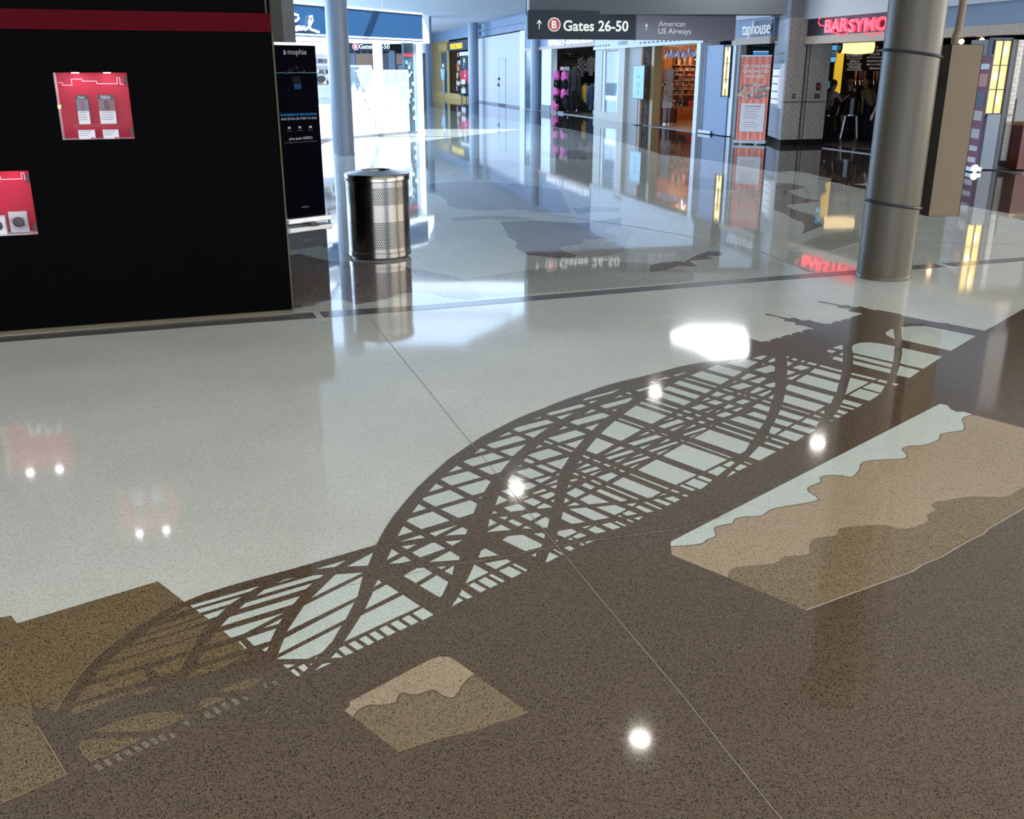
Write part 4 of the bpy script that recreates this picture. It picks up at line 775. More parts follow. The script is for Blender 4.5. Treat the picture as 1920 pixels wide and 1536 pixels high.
text_on(dw, dw.s(856, 86), dw.z(856, 86.5), 'SPORTZ BURGH', width=dw.s(867.5, 86)-dw.s(845, 86), height=dw.z(856, 81)-dw.z(856, 92), mat_=M_YEL, parent=sgn, off=.06, extrude=.04, bold=.03)
MB().wbox(dw, dw.s(824, 90), s_b, dw.z(832, 95), dw.z(832, 82), -.05, .06).build('side_box', M_GOLDT, sgn)
# merchandise wall inside
pan = thing('merchandise_panel', 'crowded poster and souvenir panel inside the sports shop door', 'display', dw.pt(dw.s(866, 190), 0, -.3))
MB().wbox(dw, dw.s(855, 150), dw.s(876, 150), .3, dw.z(865, 97), -.32, -.28).build('backing', M_DKINT, pan)
rnd = random.Random(11)
cols_ = [srgb(*c) for c in ((200, 160, 40), (190, 60, 60), (120, 150, 200), (220, 210, 200), (60, 60, 70), (200, 130, 120), (150, 110, 90))]
for k in range(34):
    uu = rnd.uniform(856, 874); vv = rnd.uniform(102, 168); a_, z_ = dw.uv(uu, vv, -.25)
    MB().wbox(dw, a_-rnd.uniform(.12, .3), a_+rnd.uniform(.12, .3), z_-.14, z_+.14, -.28, -.24).build('poster', mat('merch%d' % (k % 7), cols_[k % 7], .6, var=0), pan)
MB().wbox(dw, dw.s(855, 100), dw.s(876, 100), dw.z(865, 104), dw.z(865, 97), -.25, -.22).build('white_header', M_CARD, pan)
sp_ = thing('sale_poster', 'red SALE 50% off poster hanging in the sports shop doorway', 'poster', dw.pt(dw.s(872, 150), dw.z(872, 155), .1))
a0, a1 = dw.s(863, 142, .1), dw.s(881, 142, .1)
MB().wbox(dw, a0, a1, dw.z(872, 154), dw.z(872, 132), .08, .1).build('sheet', mat('sale_red', srgb(190, 20, 60), .5, var=0), sp_)
MB().wbox(dw, a0+.1, a1, dw.z(872, 159), dw.z(872, 154), .08, .1).build('black_strip', M_DKINT, sp_)
for (s_, v_, h_) in (('SALE', 135, 3.2), ('50%', 142, 6.0), ('OFF', 149.5, 3.0)):
    text_on(dw, (a0+a1)/2, dw.z(872, v_), s_, height=dw.z(872, v_-h_/2)-dw.z(872, v_+h_/2), mat_=M_CARD, parent=sp_, off=.11, extrude=0, bold=.02)
rk = thing('wire_rack', 'black wire rack with small cards beside the red sale poster', 'rack', dw.pt(dw.s(874, 188), 0, .2))
for k in range(2): MB().wbox(dw, dw.s(869, 170)+.1, dw.s(879, 170), .3+.55*k, .42+.55*k, .1, .3).build('tray', M_DARK, rk)
for ss_ in (dw.s(869, 170)+.12, dw.s(879, 170)-.05): MB().tube([dw.pt(ss_, 0, .15), dw.pt(ss_, dw.z(874, 162), .15)], .03).build('upright', M_DARK, rk)
for k in range(8): MB().wbox(dw, dw.s(870, 170)+.15+.3*(k % 4), dw.s(870, 170)+.36+.3*(k % 4), .43+.55*(k//4), .72+.55*(k//4), .18, .2).build('card', M_CARD, rk)
# ---- round columns along the concourse
M_COLB = mat('column_far_blue', (.20, .245, .31), .35, var=.03)
post('round_column', 'blue-grey column at the left of the ochre sports shop', 803, 200, 9.5, M_COLB)
post('round_column', 'blue-grey column between the sports shop and the white hoarding', 888.5, 193, 9.5, M_COLB)
post('round_column', 'blue-grey column right of the white hoarding below the gate sign', 1005, 208, 11, M_COLB)
# ---- white hoarding with a flush door
W2_ = Wall(F(897, 191), F(985, 204.5)); zh = (W2_.z(899, 67)+W2_.z(975, 65.5))/2
hd = struct(MB().wbox(W2_, 0, W2_.s(979, 150), .02, zh, -.15, 0).build('wall_right', mat('hoarding_white', (.52, .51, .53), .5, var=.02))); hd['label'] = 'tall white hoarding closing off a shop'
MB().wbox(W2_, W2_.s(976, 150), W2_.L, .0, zh+.02, -.15, .04).build('end_post', M_WHITE, hd)
MB().wbox(W2_, 0, W2_.s(979, 150), .0, .10, 0, .02).build('floor_tape', M_GREYW, hd)
dr = struct(MB().wbox(W2_, W2_.s(936, 150), W2_.s(948.5, 150), .06, W2_.z(942, 109.5), 0, .012).build('door_1', mat('hoarding_door', (.50, .49, .51), .5, var=.02)))
for (a_, b_, c_, d_) in ((W2_.s(935.3, 150), W2_.s(936, 150), .06, W2_.z(942, 109)), (W2_.s(948.5, 150), W2_.s(949, 150), .06, W2_.z(942, 109)), (W2_.s(935.3, 150), W2_.s(949, 150), W2_.z(942, 109.5), W2_.z(942, 109))):
    MB().wbox(W2_, a_, b_, c_, d_, 0, .014).build('door_gap', M_GREYW, dr)
MB().wbox(W2_, W2_.s(936, 148)-.02, W2_.s(937.6, 148), W2_.z(937, 150.5), W2_.z(937, 145.5), .012, .08).build('door_handle', M_DARK, dr)
MB().ball(W2_.pt(W2_.s(936.5, 159), W2_.z(936.5, 159), .04), .10).build('door_knob', M_GREYW, dr)
MB().wbox(W2_, W2_.s(936, 150), W2_.s(948.5, 150), 0.0, .10, .014, .03).build('door_sill', M_DARK, dr)
bk = struct(MB().wbox(W2_, -.5, W2_.L, W2_.z(940, 62), CZ+.2, -.3, -.16).build('wall_back', M_FASC))
MB().wbox(W2_, -.5, W2_.L, W2_.z(940, 50), W2_.z(940, 47.5), -.16, -.05).build('ledge', M_FASC, bk)
# ---- leather goods shop with pink neck pillows
W3_ = Wall(F(985, 204.5), F(1116, 222)); s3a, s3b, s3c = W3_.s(1033, 211), W3_.s(1113.5, 222), W3_.L
z3 = (W3_.z(1040, 90.5)+W3_.z(1110, 88))/2; zb3 = (W3_.z(1040, 84.5)+W3_.z(1110, 82))/2
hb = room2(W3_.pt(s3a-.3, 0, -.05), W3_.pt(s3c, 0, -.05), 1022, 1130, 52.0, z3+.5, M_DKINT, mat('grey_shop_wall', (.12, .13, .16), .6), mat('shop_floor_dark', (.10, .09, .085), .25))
W3_b = W3_; W3i = Wall(AT(1000, 200, 49.5), AT(1150, 200, 49.5))
fs = struct(MB().wbox(W3_, -.2, s3c, zb3, CZ, -.35, 0).build('wall_right', M_FASC)); fs['label'] = 'blue grey fascia over the leather goods shop'
MB().wbox(W3_, 0, s3c, z3, zb3, -.3, .05).build('beam', M_PINKB2, fs)
MB().wbox(W3_, 0, W3_.s(1003, 150), .02, z3, -.3, 0).build('glazing', mat('teal_glazing', (.05, .10, .13), .15), fs)
MB().wbox(W3_, W3_.s(1016, 150), s3a, .02, z3, -.25, .02).build('pier', M_WHITE, fs)
MB().wbox(W3_, W3_.s(1016, 200), s3a, .02, .30, .02, .05).build('pier_base', M_GREYW, fs)
MB().wbox(W3_, -.2, s3c, .003, .03, -.08, .03).build('threshold', mat('dull_threshold', (.16, .15, .14), .45), fs)
lt = thing('shop_sign', 'white shop name letters over the leather goods shop', 'sign', W3_.pt(W3_.s(1070, 78), zb3, .1))
text_on(W3_, (W3_.s(1031, 78)+W3_.s(1114, 78))/2, W3_.z(1072, 76.5), 'HARLEY-DAVIDSON', width=W3_.s(1114, 78)-W3_.s(1031, 78), height=W3_.z(1070, 70)-W3_.z(1070, 83), mat_=mat('lit_white_letters', (.85, .88, .92), .4, emit=(.9, .95, 1), es=.5), parent=lt, off=.08, extrude=.06, bold=.01)
pr = thing('neck_pillow_rack', 'black spinner rack hung with pink neck pillows in the shop doorway', 'rack', W3_.pt(W3_.s(1052, 208), 0, -.1))
ss_, zz_ = W3_.uv(1052, 128)
MB().tube([W3_.pt(ss_, .02, -.35), W3_.pt(ss_, zz_, -.35)], .05).build('pole', M_DARK, pr, True)
MB().wbox(W3_, ss_-.45, ss_+.45, .02, .10, -.75, 0).build('base', M_DARK, pr)
MB().wbox(W3_, W3_.s(1044, 128), W3_.s(1061, 128), W3_.z(1052, 132), W3_.z(1052, 125), -.2, -.15).build('header_card', mat('rack_header', srgb(60, 40, 40), .5, var=0), pr)
MB().wbox(W3_, W3_.s(1046, 128), W3_.s(1050, 128), W3_.z(1052, 131), W3_.z(1052, 126), -.15, -.14).build('header_badge', mat('orange_badge', srgb(230, 110, 60), .5, var=0), pr)
M_PKP = mat('pink_plush', srgb(235, 105, 175), .85, spec=.1); M_BKP = mat('black_plush', (.012, .012, .015), .8, spec=.1)
for k, (u_, v_, pink, where) in enumerate([(1042, 143, 1, 'top left, behind the front one'), (1058, 144.5, 1, 'at the top of the rack, facing front'), (1041, 174, 1, 'second row, at the left'), (1057, 177, 1, 'in the middle of the rack, facing front'), (1040, 198, 1, 'at the bottom left of the rack'), (1062, 198, 0, 'at the bottom right of the rack'),
                                  (1042, 158, 0, 'left, between the two pink rows'), (1059, 160, 0, 'between the two front pink ones'), (1041, 187, 0, 'low on the left of the rack'), (1060, 189, 0, 'low on the right of the rack')]):
    a_, z_ = W3_.uv(u_, v_); R0 = .16
    t = thing('neck_pillow', '%s plush neck pillow %s' % ('bright pink' if pink else 'black', where), 'neck pillow', W3_.pt(a_, z_, -.05), 'neck pillows on the rack')
    MB().tube([W3_.pt(a_+R0*1.05*math.cos(x), z_+R0*math.sin(x), -.05+(.04 if k % 2 else 0)) for x in [math.radians(-60+i*300/14) for i in range(15)]], [.06]+[.10]*13+[.06], 10).build('cushion', M_PKP if pink else M_BKP, t, True)
    MB().wbox(W3_, a_-.05, a_+.05, z_-.02, z_+.08, -.03, .0).build('tag', mat('orange_badge', srgb(230, 110, 60), .5), t)
def garment(w, u, v0, v1, wpx, col, label, off, name='jacket', cat='jacket', tex=None):
    s0, z0 = w.uv(u, v1, off); z1 = w.uv(u, v0, off)[1]; hw = abs(w.s(u+wpx/2, v0, off)-w.s(u-wpx/2, v0, off))/2
    t = thing(name, label, cat, w.pt(s0, z0, off), 'clothes in the leather goods shop')
    mm = col if not isinstance(col, tuple) else mat('cloth_%d_%d_%d' % tuple(int(c*255) for c in col), col, .8)
    m = MB(); n = 12; prof = [(0, .82), (.35, .8), (.7, .86), (.9, .95), (.97, .6), (1, .28)]
    for i, (k, r) in enumerate(prof): pass
    rings = [[w.pt(s0+hw*.72*r*math.cos(2*math.pi*j/n), z0+(z1-z0)*k, off+.11*math.sin(2*math.pi*j/n)) for j in range(n)] for k, r in prof]
    k0 = 0; m.v = [q for r in rings for q in r]
    for i in range(len(rings)-1):
        for j in range(n): m.f.append((i*n+j, i*n+(j+1) % n, (i+1)*n+(j+1) % n, (i+1)*n+j))
    m.f.append(tuple(range(n))); m.f.append(tuple((len(rings)-1)*n+j for j in range(n)))
    m.build('body', mm, t, True)
    for sg_ in (-1, 1):
        MB().tube([w.pt(s0+sg_*hw*.55, z0+(z1-z0)*.92, off), w.pt(s0+sg_*hw*.85, z0+(z1-z0)*.6, off+.02), w.pt(s0+sg_*hw*.92, z0+(z1-z0)*.2, off+.06)], [.085, .075, .05], 8).build('sleeve', mm, t, True)
    MB().tube([w.pt(s0-hw*.3, z1, off), w.pt(s0, z1+.06, off), w.pt(s0+hw*.3, z1, off)], .012, 5).build('hanger', M_ALU, t)
    return t
def plaid():
    m_, tr, b = nodes_of('plaid_cloth'); g = tr.nodes.new('ShaderNodeNewGeometry'); w_ = tr.nodes.new('ShaderNodeTexChecker'); w_.inputs['Scale'].default_value = 9
    w_.inputs[1].default_value = (.6, .62, .66, 1); w_.inputs[2].default_value = (.02, .025, .04, 1); tr.links.new(g.outputs['Position'], w_.inputs['Vector']); tr.links.new(w_.outputs[0], b.inputs['Base Color']); b.inputs['Roughness'].default_value = .8; return m_
garment(W3i, 1076, 128, 170, 22, (.02, .022, .028), 'black leather jacket on a figure beside the neck pillows', 4.2)
garment(W3i, 1090, 107, 144, 15, plaid(), 'black and white plaid shirt high on the shop wall', .2, 'shirt', 'shirt')
garment(W3i, 1108, 106, 142, 14, (.45, .42, .42), 'pale printed shirt right of the plaid shirt', .2, 'shirt', 'shirt')
garment(W3i, 1086, 158, 196, 10, (.03, .03, .03), 'black hanging shirt beside the yellow one', 3.0, 'shirt', 'shirt')
garment(W3i, 1097, 158, 192, 11, (.55, .36, .04), 'yellow hanging shirt on the low rail', 3.0, 'shirt', 'shirt')
garment(W3i, 1108, 160, 206, 16, (.03, .05, .10), 'navy printed shirt at the front of the low rail', 5.0, 'shirt', 'shirt')
garment(W3i, 1072, 172, 205, 18, (.018, .018, .02), 'black jacket hanging low behind the rack', 3.4)
rl = thing('clothes_rail', 'chrome clothes rail at the right of the leather goods shop', 'clothes rail', W3i.pt(W3i.s(1100, 215), 0, 3.0))
a_, b_ = W3i.s(1082, 157, 3.0), W3i.s(1114, 157, 3.0); zr = W3i.z(1100, 156, 3.0)
MB().tube([W3i.pt(a_, 0, 3.0), W3i.pt(a_, zr, 3.0), W3i.pt(b_, zr, 3.0), W3i.pt(b_, 0, 3.0)], .03).build('frame', M_CHROME, rl)
shf = thing('wall_shelf', 'two dark wall shelves of caps and bags at the back of the leather goods shop', 'shelf', W3i.pt(W3i.s(1070, 120, -1.8), W3i.z(1070, 126, -1.8), -1.9))
for v_ in (106, 126): MB().wbox(W3i, W3i.s(1056, 110, -1.8), W3i.s(1084, 110, -1.8), W3i.z(1070, v_+1, -1.8), W3i.z(1070, v_, -1.8), -2.1, -1.6).build('shelf_board', mat('oak_shelf', (.30, .2, .1), .5), shf)
for k, (u_, v_, c_) in enumerate([(1062, 100, (.25, .2, .15)), (1068, 101, (.4, .38, .35)), (1075, 100, (.2, .16, .12)), (1080, 101, (.05, .05, .05)), (1061, 120, (.45, .12, .05)), (1067, 121, (.1, .1, .1)), (1073, 120, (.5, .3, .2)), (1080, 121, (.5, .5, .52))]):
    a_, z_ = W3i.uv(u_, v_, -1.8)
    cp_ = thing('cap', '%s cap on the %s wall shelf' % (['brown', 'pale', 'tan', 'black', 'red', 'dark grey', 'orange', 'silver grey'][k], 'upper' if v_ < 110 else 'lower'), 'cap', W3i.pt(a_, z_-.1, -1.8), 'caps on the wall shelves')
    MB().ball(W3i.pt(a_, z_-.02, -1.85), .095, .10, .09, 10, 6).build('crown', mat('cap%d' % k, c_, .8), cp_, True)
    MB().prism([W3i.pt(a_+.09*math.cos(x), z_-.05, -1.68+.2*math.sin(x)) for x in [math.pi*i/8 for i in range(9)]], (0, 0, .015)).build('brim', mat('cap%d' % k, c_, .8), cp_)
for u_ in (1048, 1075, 1100): pl('leather_shop_lamp', W3_.pt(W3_.s(u_, 150), z3+.44, -.4), 60, (1, .93, .85), .05)
# ---- cream pilaster with display window, accessory shop
W4_ = Wall(F(1116, 222), F(1316, 250)); z4 = (W4_.z(1120, 88)+W4_.z(1310, 83.5))/2
S4 = lambda u, v=150: W4_.s(u, v)
p4 = struct(MB().wbox(W4_, 0, S4(1131), 0, z4, -.4, .06).build('wall_right', M_CREAMP)); p4['label'] = 'cream stone shop front of the accessory shop'
MB().wbox(W4_, S4(1162), S4(1173), 0, z4, -.4, .06).build('pier', M_CREAMP, p4)
MB().wbox(W4_, S4(1131), S4(1162), 0, W4_.z(1147, 211), -.4, .06).build('window_base', M_CREAMP, p4)
MB().wbox(W4_, S4(1131), S4(1162), W4_.z(1147, 95), z4, -.4, .06).build('window_head', M_CREAMP, p4)
MB().wbox(W4_, S4(1173), S4(1203), 0, z4, -.5, -.08).build('return_panel', mat('grey_stone', (.36, .34, .31), .5, var=.06), p4)
MB().wbox(W4_, S4(1131), S4(1162), W4_.z(1147, 211), W4_.z(1147, 95), -.42, -.38).build('window_back', mat('pale_window_back', (.42, .52, .62), .4), p4)
wn = struct(MB().wbox(W4_, S4(1134), S4(1160), W4_.z(1147, 211), W4_.z(1147, 96), -.02, -.01).build('window_2', glass('shop_glass', (.7, .85, 1), .16)))
MB().wbox(W4_, S4(1131), S4(1134.5), W4_.z(1147, 211), W4_.z(1147, 95), -.03, .02).build('window_frame', M_WHITE, wn)
MB().wbox(W4_, S4(1158.5), S4(1162), W4_.z(1147, 211), W4_.z(1147, 95), -.03, .02).build('window_frame', M_WHITE, wn)
t = thing('vase', 'tall pale vase standing in the cream shop window', 'vase', W4_.pt(S4(1150), W4_.z(1147, 211), -.2))
zz0 = W4_.z(1147, 211); a_ = S4(1150)
MB().lathe([(.09, 0), (.11, .25), (.12, .6), (.09, .95), (.05, 1.1), (.06, 1.2)], W4_.pt(a_, zz0, -.25), 18).build('body', mat('pale_porcelain', (.7, .75, .8), .3), t, True)
MB().ball(W4_.pt(a_, zz0+1.32, -.2), .13, .1, .13).build('pink_bloom', mat('coral_bloom', srgb(240, 130, 130), .7), t, True)
t = thing('white_plinth', 'white display block low in the cream shop window', 'plinth', W4_.pt(S4(1147), zz0, -.1))
MB().wbox(W4_, S4(1135), S4(1159), W4_.z(1147, 188), W4_.z(1147, 180), -.12, -.03).build('block', mat('lit_white', (.85, .88, .92), .5, emit=(.85, .93, 1), es=.5), t)
MB().wbox(W4_, S4(1136), S4(1158), zz0, W4_.z(1147, 188), -.11, -.06).build('stand', M_WHITE, t)
fs4 = struct(MB().wbox(W4_, -.05, W4_.L, z4, CZ, -.5, .08).build('wall_right', mat('white_fascia', (.62, .64, .68), .5))); fs4['label'] = 'white fascia with scrollwork over the accessory shop'
MB().wbox(W4_, -.05, W4_.L, z4-.04, z4+.06, .08, .14).build('cornice', mat('pale_cornice', (.66, .66, .66), .5), fs4)
zf = W4_.z(1250, 79.5, .1)
for k in range(14):
    a_ = S4(1206+k*8, 80); r_ = .075
    MB().tube([W4_.pt(a_+r_*(1-x/14)*math.cos(x), zf+r_*(1-x/14)*math.sin(x), .1) for x in [i*.55 for i in range(20)]], .009, 5).build('scroll', M_IRON, fs4)
for k in range(6):
    a_ = S4(1119+k*5.5, 82)
    MB().tube([W4_.pt(a_+.05*math.cos(x), zf-.02+.09*math.sin(x), .1) for x in [i*math.pi/6 for i in range(12)]], .010, 5, True).build('scroll', M_IRON, fs4)
text_on(W4_, S4(1172, 80), W4_.z(1172, 80, .1), 'ACCESSORIES', width=S4(1182, 80)-S4(1164, 80), mat_=M_IRON, parent=fs4, off=.09, extrude=0)
s4a, s4b = S4(1203), S4(1309)
rm = room2(W4_.pt(s4a, 0, -.05), W4_.pt(s4b, 0, -.05), 1190, 1330, 38.4, z4+.5, M_WOOD, M_WOODL, M_WFLOOR)
W4i = Wall(AT(1190, 200, 38.0), AT(1330, 200, 38.0))
jb = struct(MB().wbox(W4_, s4b, S4(1316), 0, z4, -.5, .1).build('trim_5', M_WHITE)); jb['label'] = 'white jamb at the right of the accessory shop'
MB().wbox(W4_, s4a, s4b, .004, .02, -.1, .06).build('threshold', mat('dull_threshold', (.16, .15, .14), .45), jb)
# wrought iron gate panel
gt = thing('iron_scroll_panel', 'tall wrought iron scroll panel at the left of the accessory shop entrance', 'iron panel', W4_.pt(S4(1210, 230), 0, 0))
g0, g1 = S4(1207), S4(1216)
for s_ in (g0, g1): MB().wbox(W4_, s_-.012, s_+.012, .02, z4-.02, -.02, .01).build('stile', M_IRON, gt)
n_ = 9
for k in range(n_):
    zc_ = .2+(z4-.4)*k/(n_-1); r_ = (g1-g0)*.42; sg_ = 1 if k % 2 else -1
    MB().tube([W4_.pt((g0+g1)/2+sg_*r_*(1-x/13)*math.cos(x), zc_+r_*1.25*(1-x/13)*math.sin(x), 0) for x in [i*.5 for i in range(20)]], .011, 5).build('scroll', M_IRON, gt)
MB().wbox(W4_, S4(1219), S4(1224), .02, z4, -.3, -.02).build('gold_jamb', M_GOLDW, gt)
g2 = thing('iron_scroll_panel', 'low wrought iron scroll leaf at the right of the accessory shop entrance', 'iron panel', W4_.pt(S4(1303, 245), 0, -.1))
for k in range(3):
    r_ = .10; zc_ = .2+.28*k
    MB().tube([W4_.pt(S4(1302, 235)+r_*(1-x/13)*math.cos(x), zc_+r_*1.3*(1-x/13)*math.sin(x), -.1) for x in [i*.5 for i in range(20)]], .009, 5).build('scroll', M_IRON, g2)
MB().wbox(W4_, S4(1306, 240), S4(1307, 240), .0, 1.5, -.12, -.1).build('stile', M_IRON, g2)
# easel sign
es_ = thing('floor_sign', 'pale blue percent-off sale sign on a thin black stand by the accessory shop', 'sign', W4_.pt(S4(1198, 235), 0, .25))
q0, q1 = W4_.s(1187, 150, .25), W4_.s(1208, 150, .25); qa, qb = W4_.z(1197, 186, .25), W4_.z(1197, 122.5, .25)
MB().wbox(W4_, q0, q1, qa, qb, .235, .25).build('frame', M_DARK, es_)
MB().wbox(W4_, q0+.025, q1-.025, qa+.025, qb-.025, .25, .256).build('sheet', mat('pale_blue_sheet', srgb(175, 215, 225), .5, var=.06, vscale=3), es_)
M_SALE = mat('sale_blue_print', srgb(70, 150, 180), .5, var=0)
for (tx, kk, hh) in (('sale', .68, .13), ('25%', .42, .13), ('off', .2, .13)):
    text_on(W4_, (q0+q1)/2, qa+(qb-qa)*kk, tx, height=hh, mat_=M_SALE, parent=es_, off=.258, extrude=0, shear=.3)
MB().wbox(W4_, (q0+q1)/2-.012, (q0+q1)/2+.012, .01, qa, .235, .25).build('stem', M_DARK, es_)
MB().wbox(W4_, (q0+q1)/2-.16, (q0+q1)/2+.16, .002, .018, .12, .38).build('foot_plate', M_DARK, es_)
# display tower on a drum
oT = 2.9
tw = thing('jewellery_tower', 'glass jewellery tower on a round brown drum inside the accessory shop', 'display tower', W4i.pt(W4i.s(1253, 230, oT), 0, oT))
ts, tz0 = W4i.uv(1253, 232, oT); zdr = W4i.z(1253, 203, oT); ztp = W4i.z(1253, 130, oT)
rd = (W4i.s(1270, 215, oT)-W4i.s(1239, 215, oT))/2
tc_ = W4i.pt(ts, 0, oT)
MB().lathe([(rd*.98, .0), (rd*.98, .06)], tc_, 28).build('kick_ring', M_CHROME, tw, True)
MB().lathe([(rd, .06), (rd, zdr), (0, zdr)], tc_, 28).build('drum', mat('dark_brown_drum', (.10, .025, .012), .25), tw, True)
hw = (W4i.s(1278, 160, oT)-W4i.s(1231, 160, oT))/2
MB().wbox(W4i, ts-hw*.55, ts+hw*.15, zdr+.01, ztp, oT-.1, oT+.18).build('white_core', mat('lit_core', (.62, .64, .68), .5), tw)
for s_ in (-.95, .15, .95):
    MB().wbox(W4i, ts+hw*s_-.008, ts+hw*s_+.008, zdr+.01, ztp, oT+.2, oT+.22).build('glass_fin', glass('fin_glass', (.8, .85, .9), .45), tw)
MB().wbox(W4i, ts-hw*.95, ts+hw*.95, ztp, ztp+.02, oT-.3, oT+.3).build('top_glass', glass('fin_glass'), tw)
rnd = random.Random(5)
for k in range(40):
    kk = rnd.uniform(-.9, .95); zz = zdr+.08+(ztp-zdr-.2)*(k//5)/8.0
    MB().wbox(W4i, ts+hw*kk-.03, ts+hw*kk+.03, zz, zz+.07, oT+.2, oT+.23).build('jewellery_card', mat('jc%d' % (k % 4), [(.5, .35, .3), (.75, .72, .7), (.45, .35, .15), (.25, .25, .3)][k % 4], .5, var=0), tw)
# wall shelving with small goods
oS = -.2
us = thing('wall_shelving', 'warm wooden wall shelving at the back of the accessory shop', 'shelving', W4i.pt(W4i.s(1285, 215, oS), 0, oS))
x0s, x1s = W4i.s(1262, 150, oS), W4i.s(1311, 150, oS)
MB().wbox(W4i, x0s, x1s, 0.01, z4-.1, oS-.2, oS-.16).build('back_board', M_WOOD, us)
lv = [121.5, 132, 141, 150, 158.5, 167, 177]
zs = [W4i.z(1290, v_, oS) for v_ in lv]
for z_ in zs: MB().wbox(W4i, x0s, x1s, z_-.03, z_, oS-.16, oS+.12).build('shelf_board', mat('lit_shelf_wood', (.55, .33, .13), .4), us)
zd = W4i.z(1290, 199, oS)
cab = thing('drawer_cabinet', 'orange wooden drawer cabinet under the accessory shop shelves', 'cabinet', W4i.pt((x0s+x1s)/2, 0, oS+.2))
MB().wbox(W4i, x0s, x1s, .01, zd, oS-.16, oS+.35).build('body', mat('orange_wood', (.45, .15, .03), .4, var=.1), cab)
for k in range(3):
    d_ = MB().wbox(W4i, x0s+(x1s-x0s)*k/3+.03, x0s+(x1s-x0s)*(k+1)/3-.03, zd*.45, zd*.9, oS+.35, oS+.365).build('drawer', M_WOODL, cab)
    MB().ball(W4i.pt(x0s+(x1s-x0s)*(k+.5)/3, zd*.68, oS+.38), .03).build('knob', M_GOLDT, d_)
pals = [((.70, .62, .55), 'cream'), ((.55, .08, .10), 'red'), ((.62, .45, .2), 'gold'), ((.06, .05, .07), 'black'), ((.75, .4, .45), 'pink'), ((.3, .32, .4), 'slate')]
rows = ['top', 'second', 'third', 'fourth', 'fifth', 'sixth', 'lowest']
for r_, z_ in enumerate(zs):
    n_ = 7 if r_ else 4
    for k in range(n_):
        c_, cn = pals[(k*5+r_*3) % 6]; sx_ = x0s+.08+(x1s-x0s-.16)*(k+.5)/n_; hh = (.09+.04*((k*7+r_) % 3)) if r_ else .30+.08*(k % 2)
        t = thing('gift_box', 'small %s goods box, number %s from the left on the %s wooden shelf' % (cn, ['one', 'two', 'three', 'four', 'five', 'six', 'seven'][k], rows[r_]), 'box', W4i.pt(sx_, z_, oS), 'small goods on the wooden shelves')
        MB().wbox(W4i, sx_-.05, sx_+.05, z_+.001, z_+hh, oS-.1, oS+.04).build('carton', mat('goods_'+cn, c_, .5, var=0), t)
        MB().wbox(W4i, sx_-.052, sx_+.052, z_+hh*.4, z_+hh*.55, oS-.1, oS+.042).build('ribbon', mat('goods_cream', pals[0][0], .5), t)
for k, (u_, v_, c_, cn) in enumerate([(1283, 196, (.02, .02, .025), 'black'), (1296, 195, (.55, .06, .12), 'red and white'), (1305, 197, (.75, .2, .35), 'pink')]):
    a_, z_ = W4i.uv(u_, v_, oS+.1)
    t = thing('handbag', '%s handbag on the wooden drawer cabinet' % cn, 'handbag', W4i.pt(a_, zd, oS+.1), 'handbags on the cabinet')
    MB().hexa([W4i.pt(a_+x*.16, zd+z__, oS+.1+o__) for z__, q_ in ((.002, 1), (.2, .8)) for x, o__ in ((-q_, -.07), (q_, -.07), (q_, .07), (-q_, .07))]).build('bag_body', mat('bag%d' % k, c_, .5), t, bevel=.02)
    MB().tube([W4i.pt(a_+.09*math.cos(x), zd+.19+.1*math.sin(x), oS+.1) for x in [math.pi*i/8 for i in range(9)]], .012, 6).build('bag_handle', mat('bag%d' % k, c_, .5), t)
wd = struct(MB().wbox(W4i, W4i.s(1222, 150, oS), x0s-.05, .01, z4-.2, oS-.2, oS-.12).build('door_2', M_WOODL)); wd['label'] = 'panelled warm wood door at the back of the accessory shop'
for k in range(2): MB().wbox(W4i, W4i.s(1236, 150, oS), x0s-.35, .3+1.0*k, 1.1+1.05*k, oS-.12, oS-.10).build('door_panel', M_WOOD, wd)
# beaded valance
vl = thing('bead_valance', 'hanging valance of blue glass drops and scrolls across the accessory shop entrance', 'valance', W4_.pt(S4(1265, 95), z4-.5, -.3))
MB().wbox(W4_, S4(1227), s4b-.05, z4-.06, z4-.02, -.34, -.26).build('rail', M_GOLDT, vl)
rnd = random.Random(9)
for k in range(30):
    a_ = S4(1228)+(s4b-.1-S4(1228))*k/29; ln = .12+.16*abs(math.sin(k*1.3)); c_ = [(.25, .35, .6), (.6, .65, .75), (.7, .35, .4), (.15, .2, .4)][k % 4]
    MB().ball(W4_.pt(a_, z4-.08-ln, -.3), .035, .03, .06+.03*(k % 3), 8, 6).build('glass_drop', mat('drop%d' % (k % 4), c_, .15, var=0), vl, True)
    MB().tube([W4_.pt(a_, z4-.05, -.3), W4_.pt(a_+.02, z4-.08-ln*.5, -.3), W4_.pt(a_, z4-.08-ln, -.3)], .006, 5).build('wire', M_IRON, vl)
for u_ in (1228, 1255, 1290): pl('accessory_shop_lamp', W4_.pt(W4_.s(u_, 150), z4+.44, -.42), 95, (1, .72, .42), .05)
pl('accessory_shop_lamp', W4i.pt(W4i.s(1286, 150), z4+.42, .9), 60, (1, .72, .42), .05)
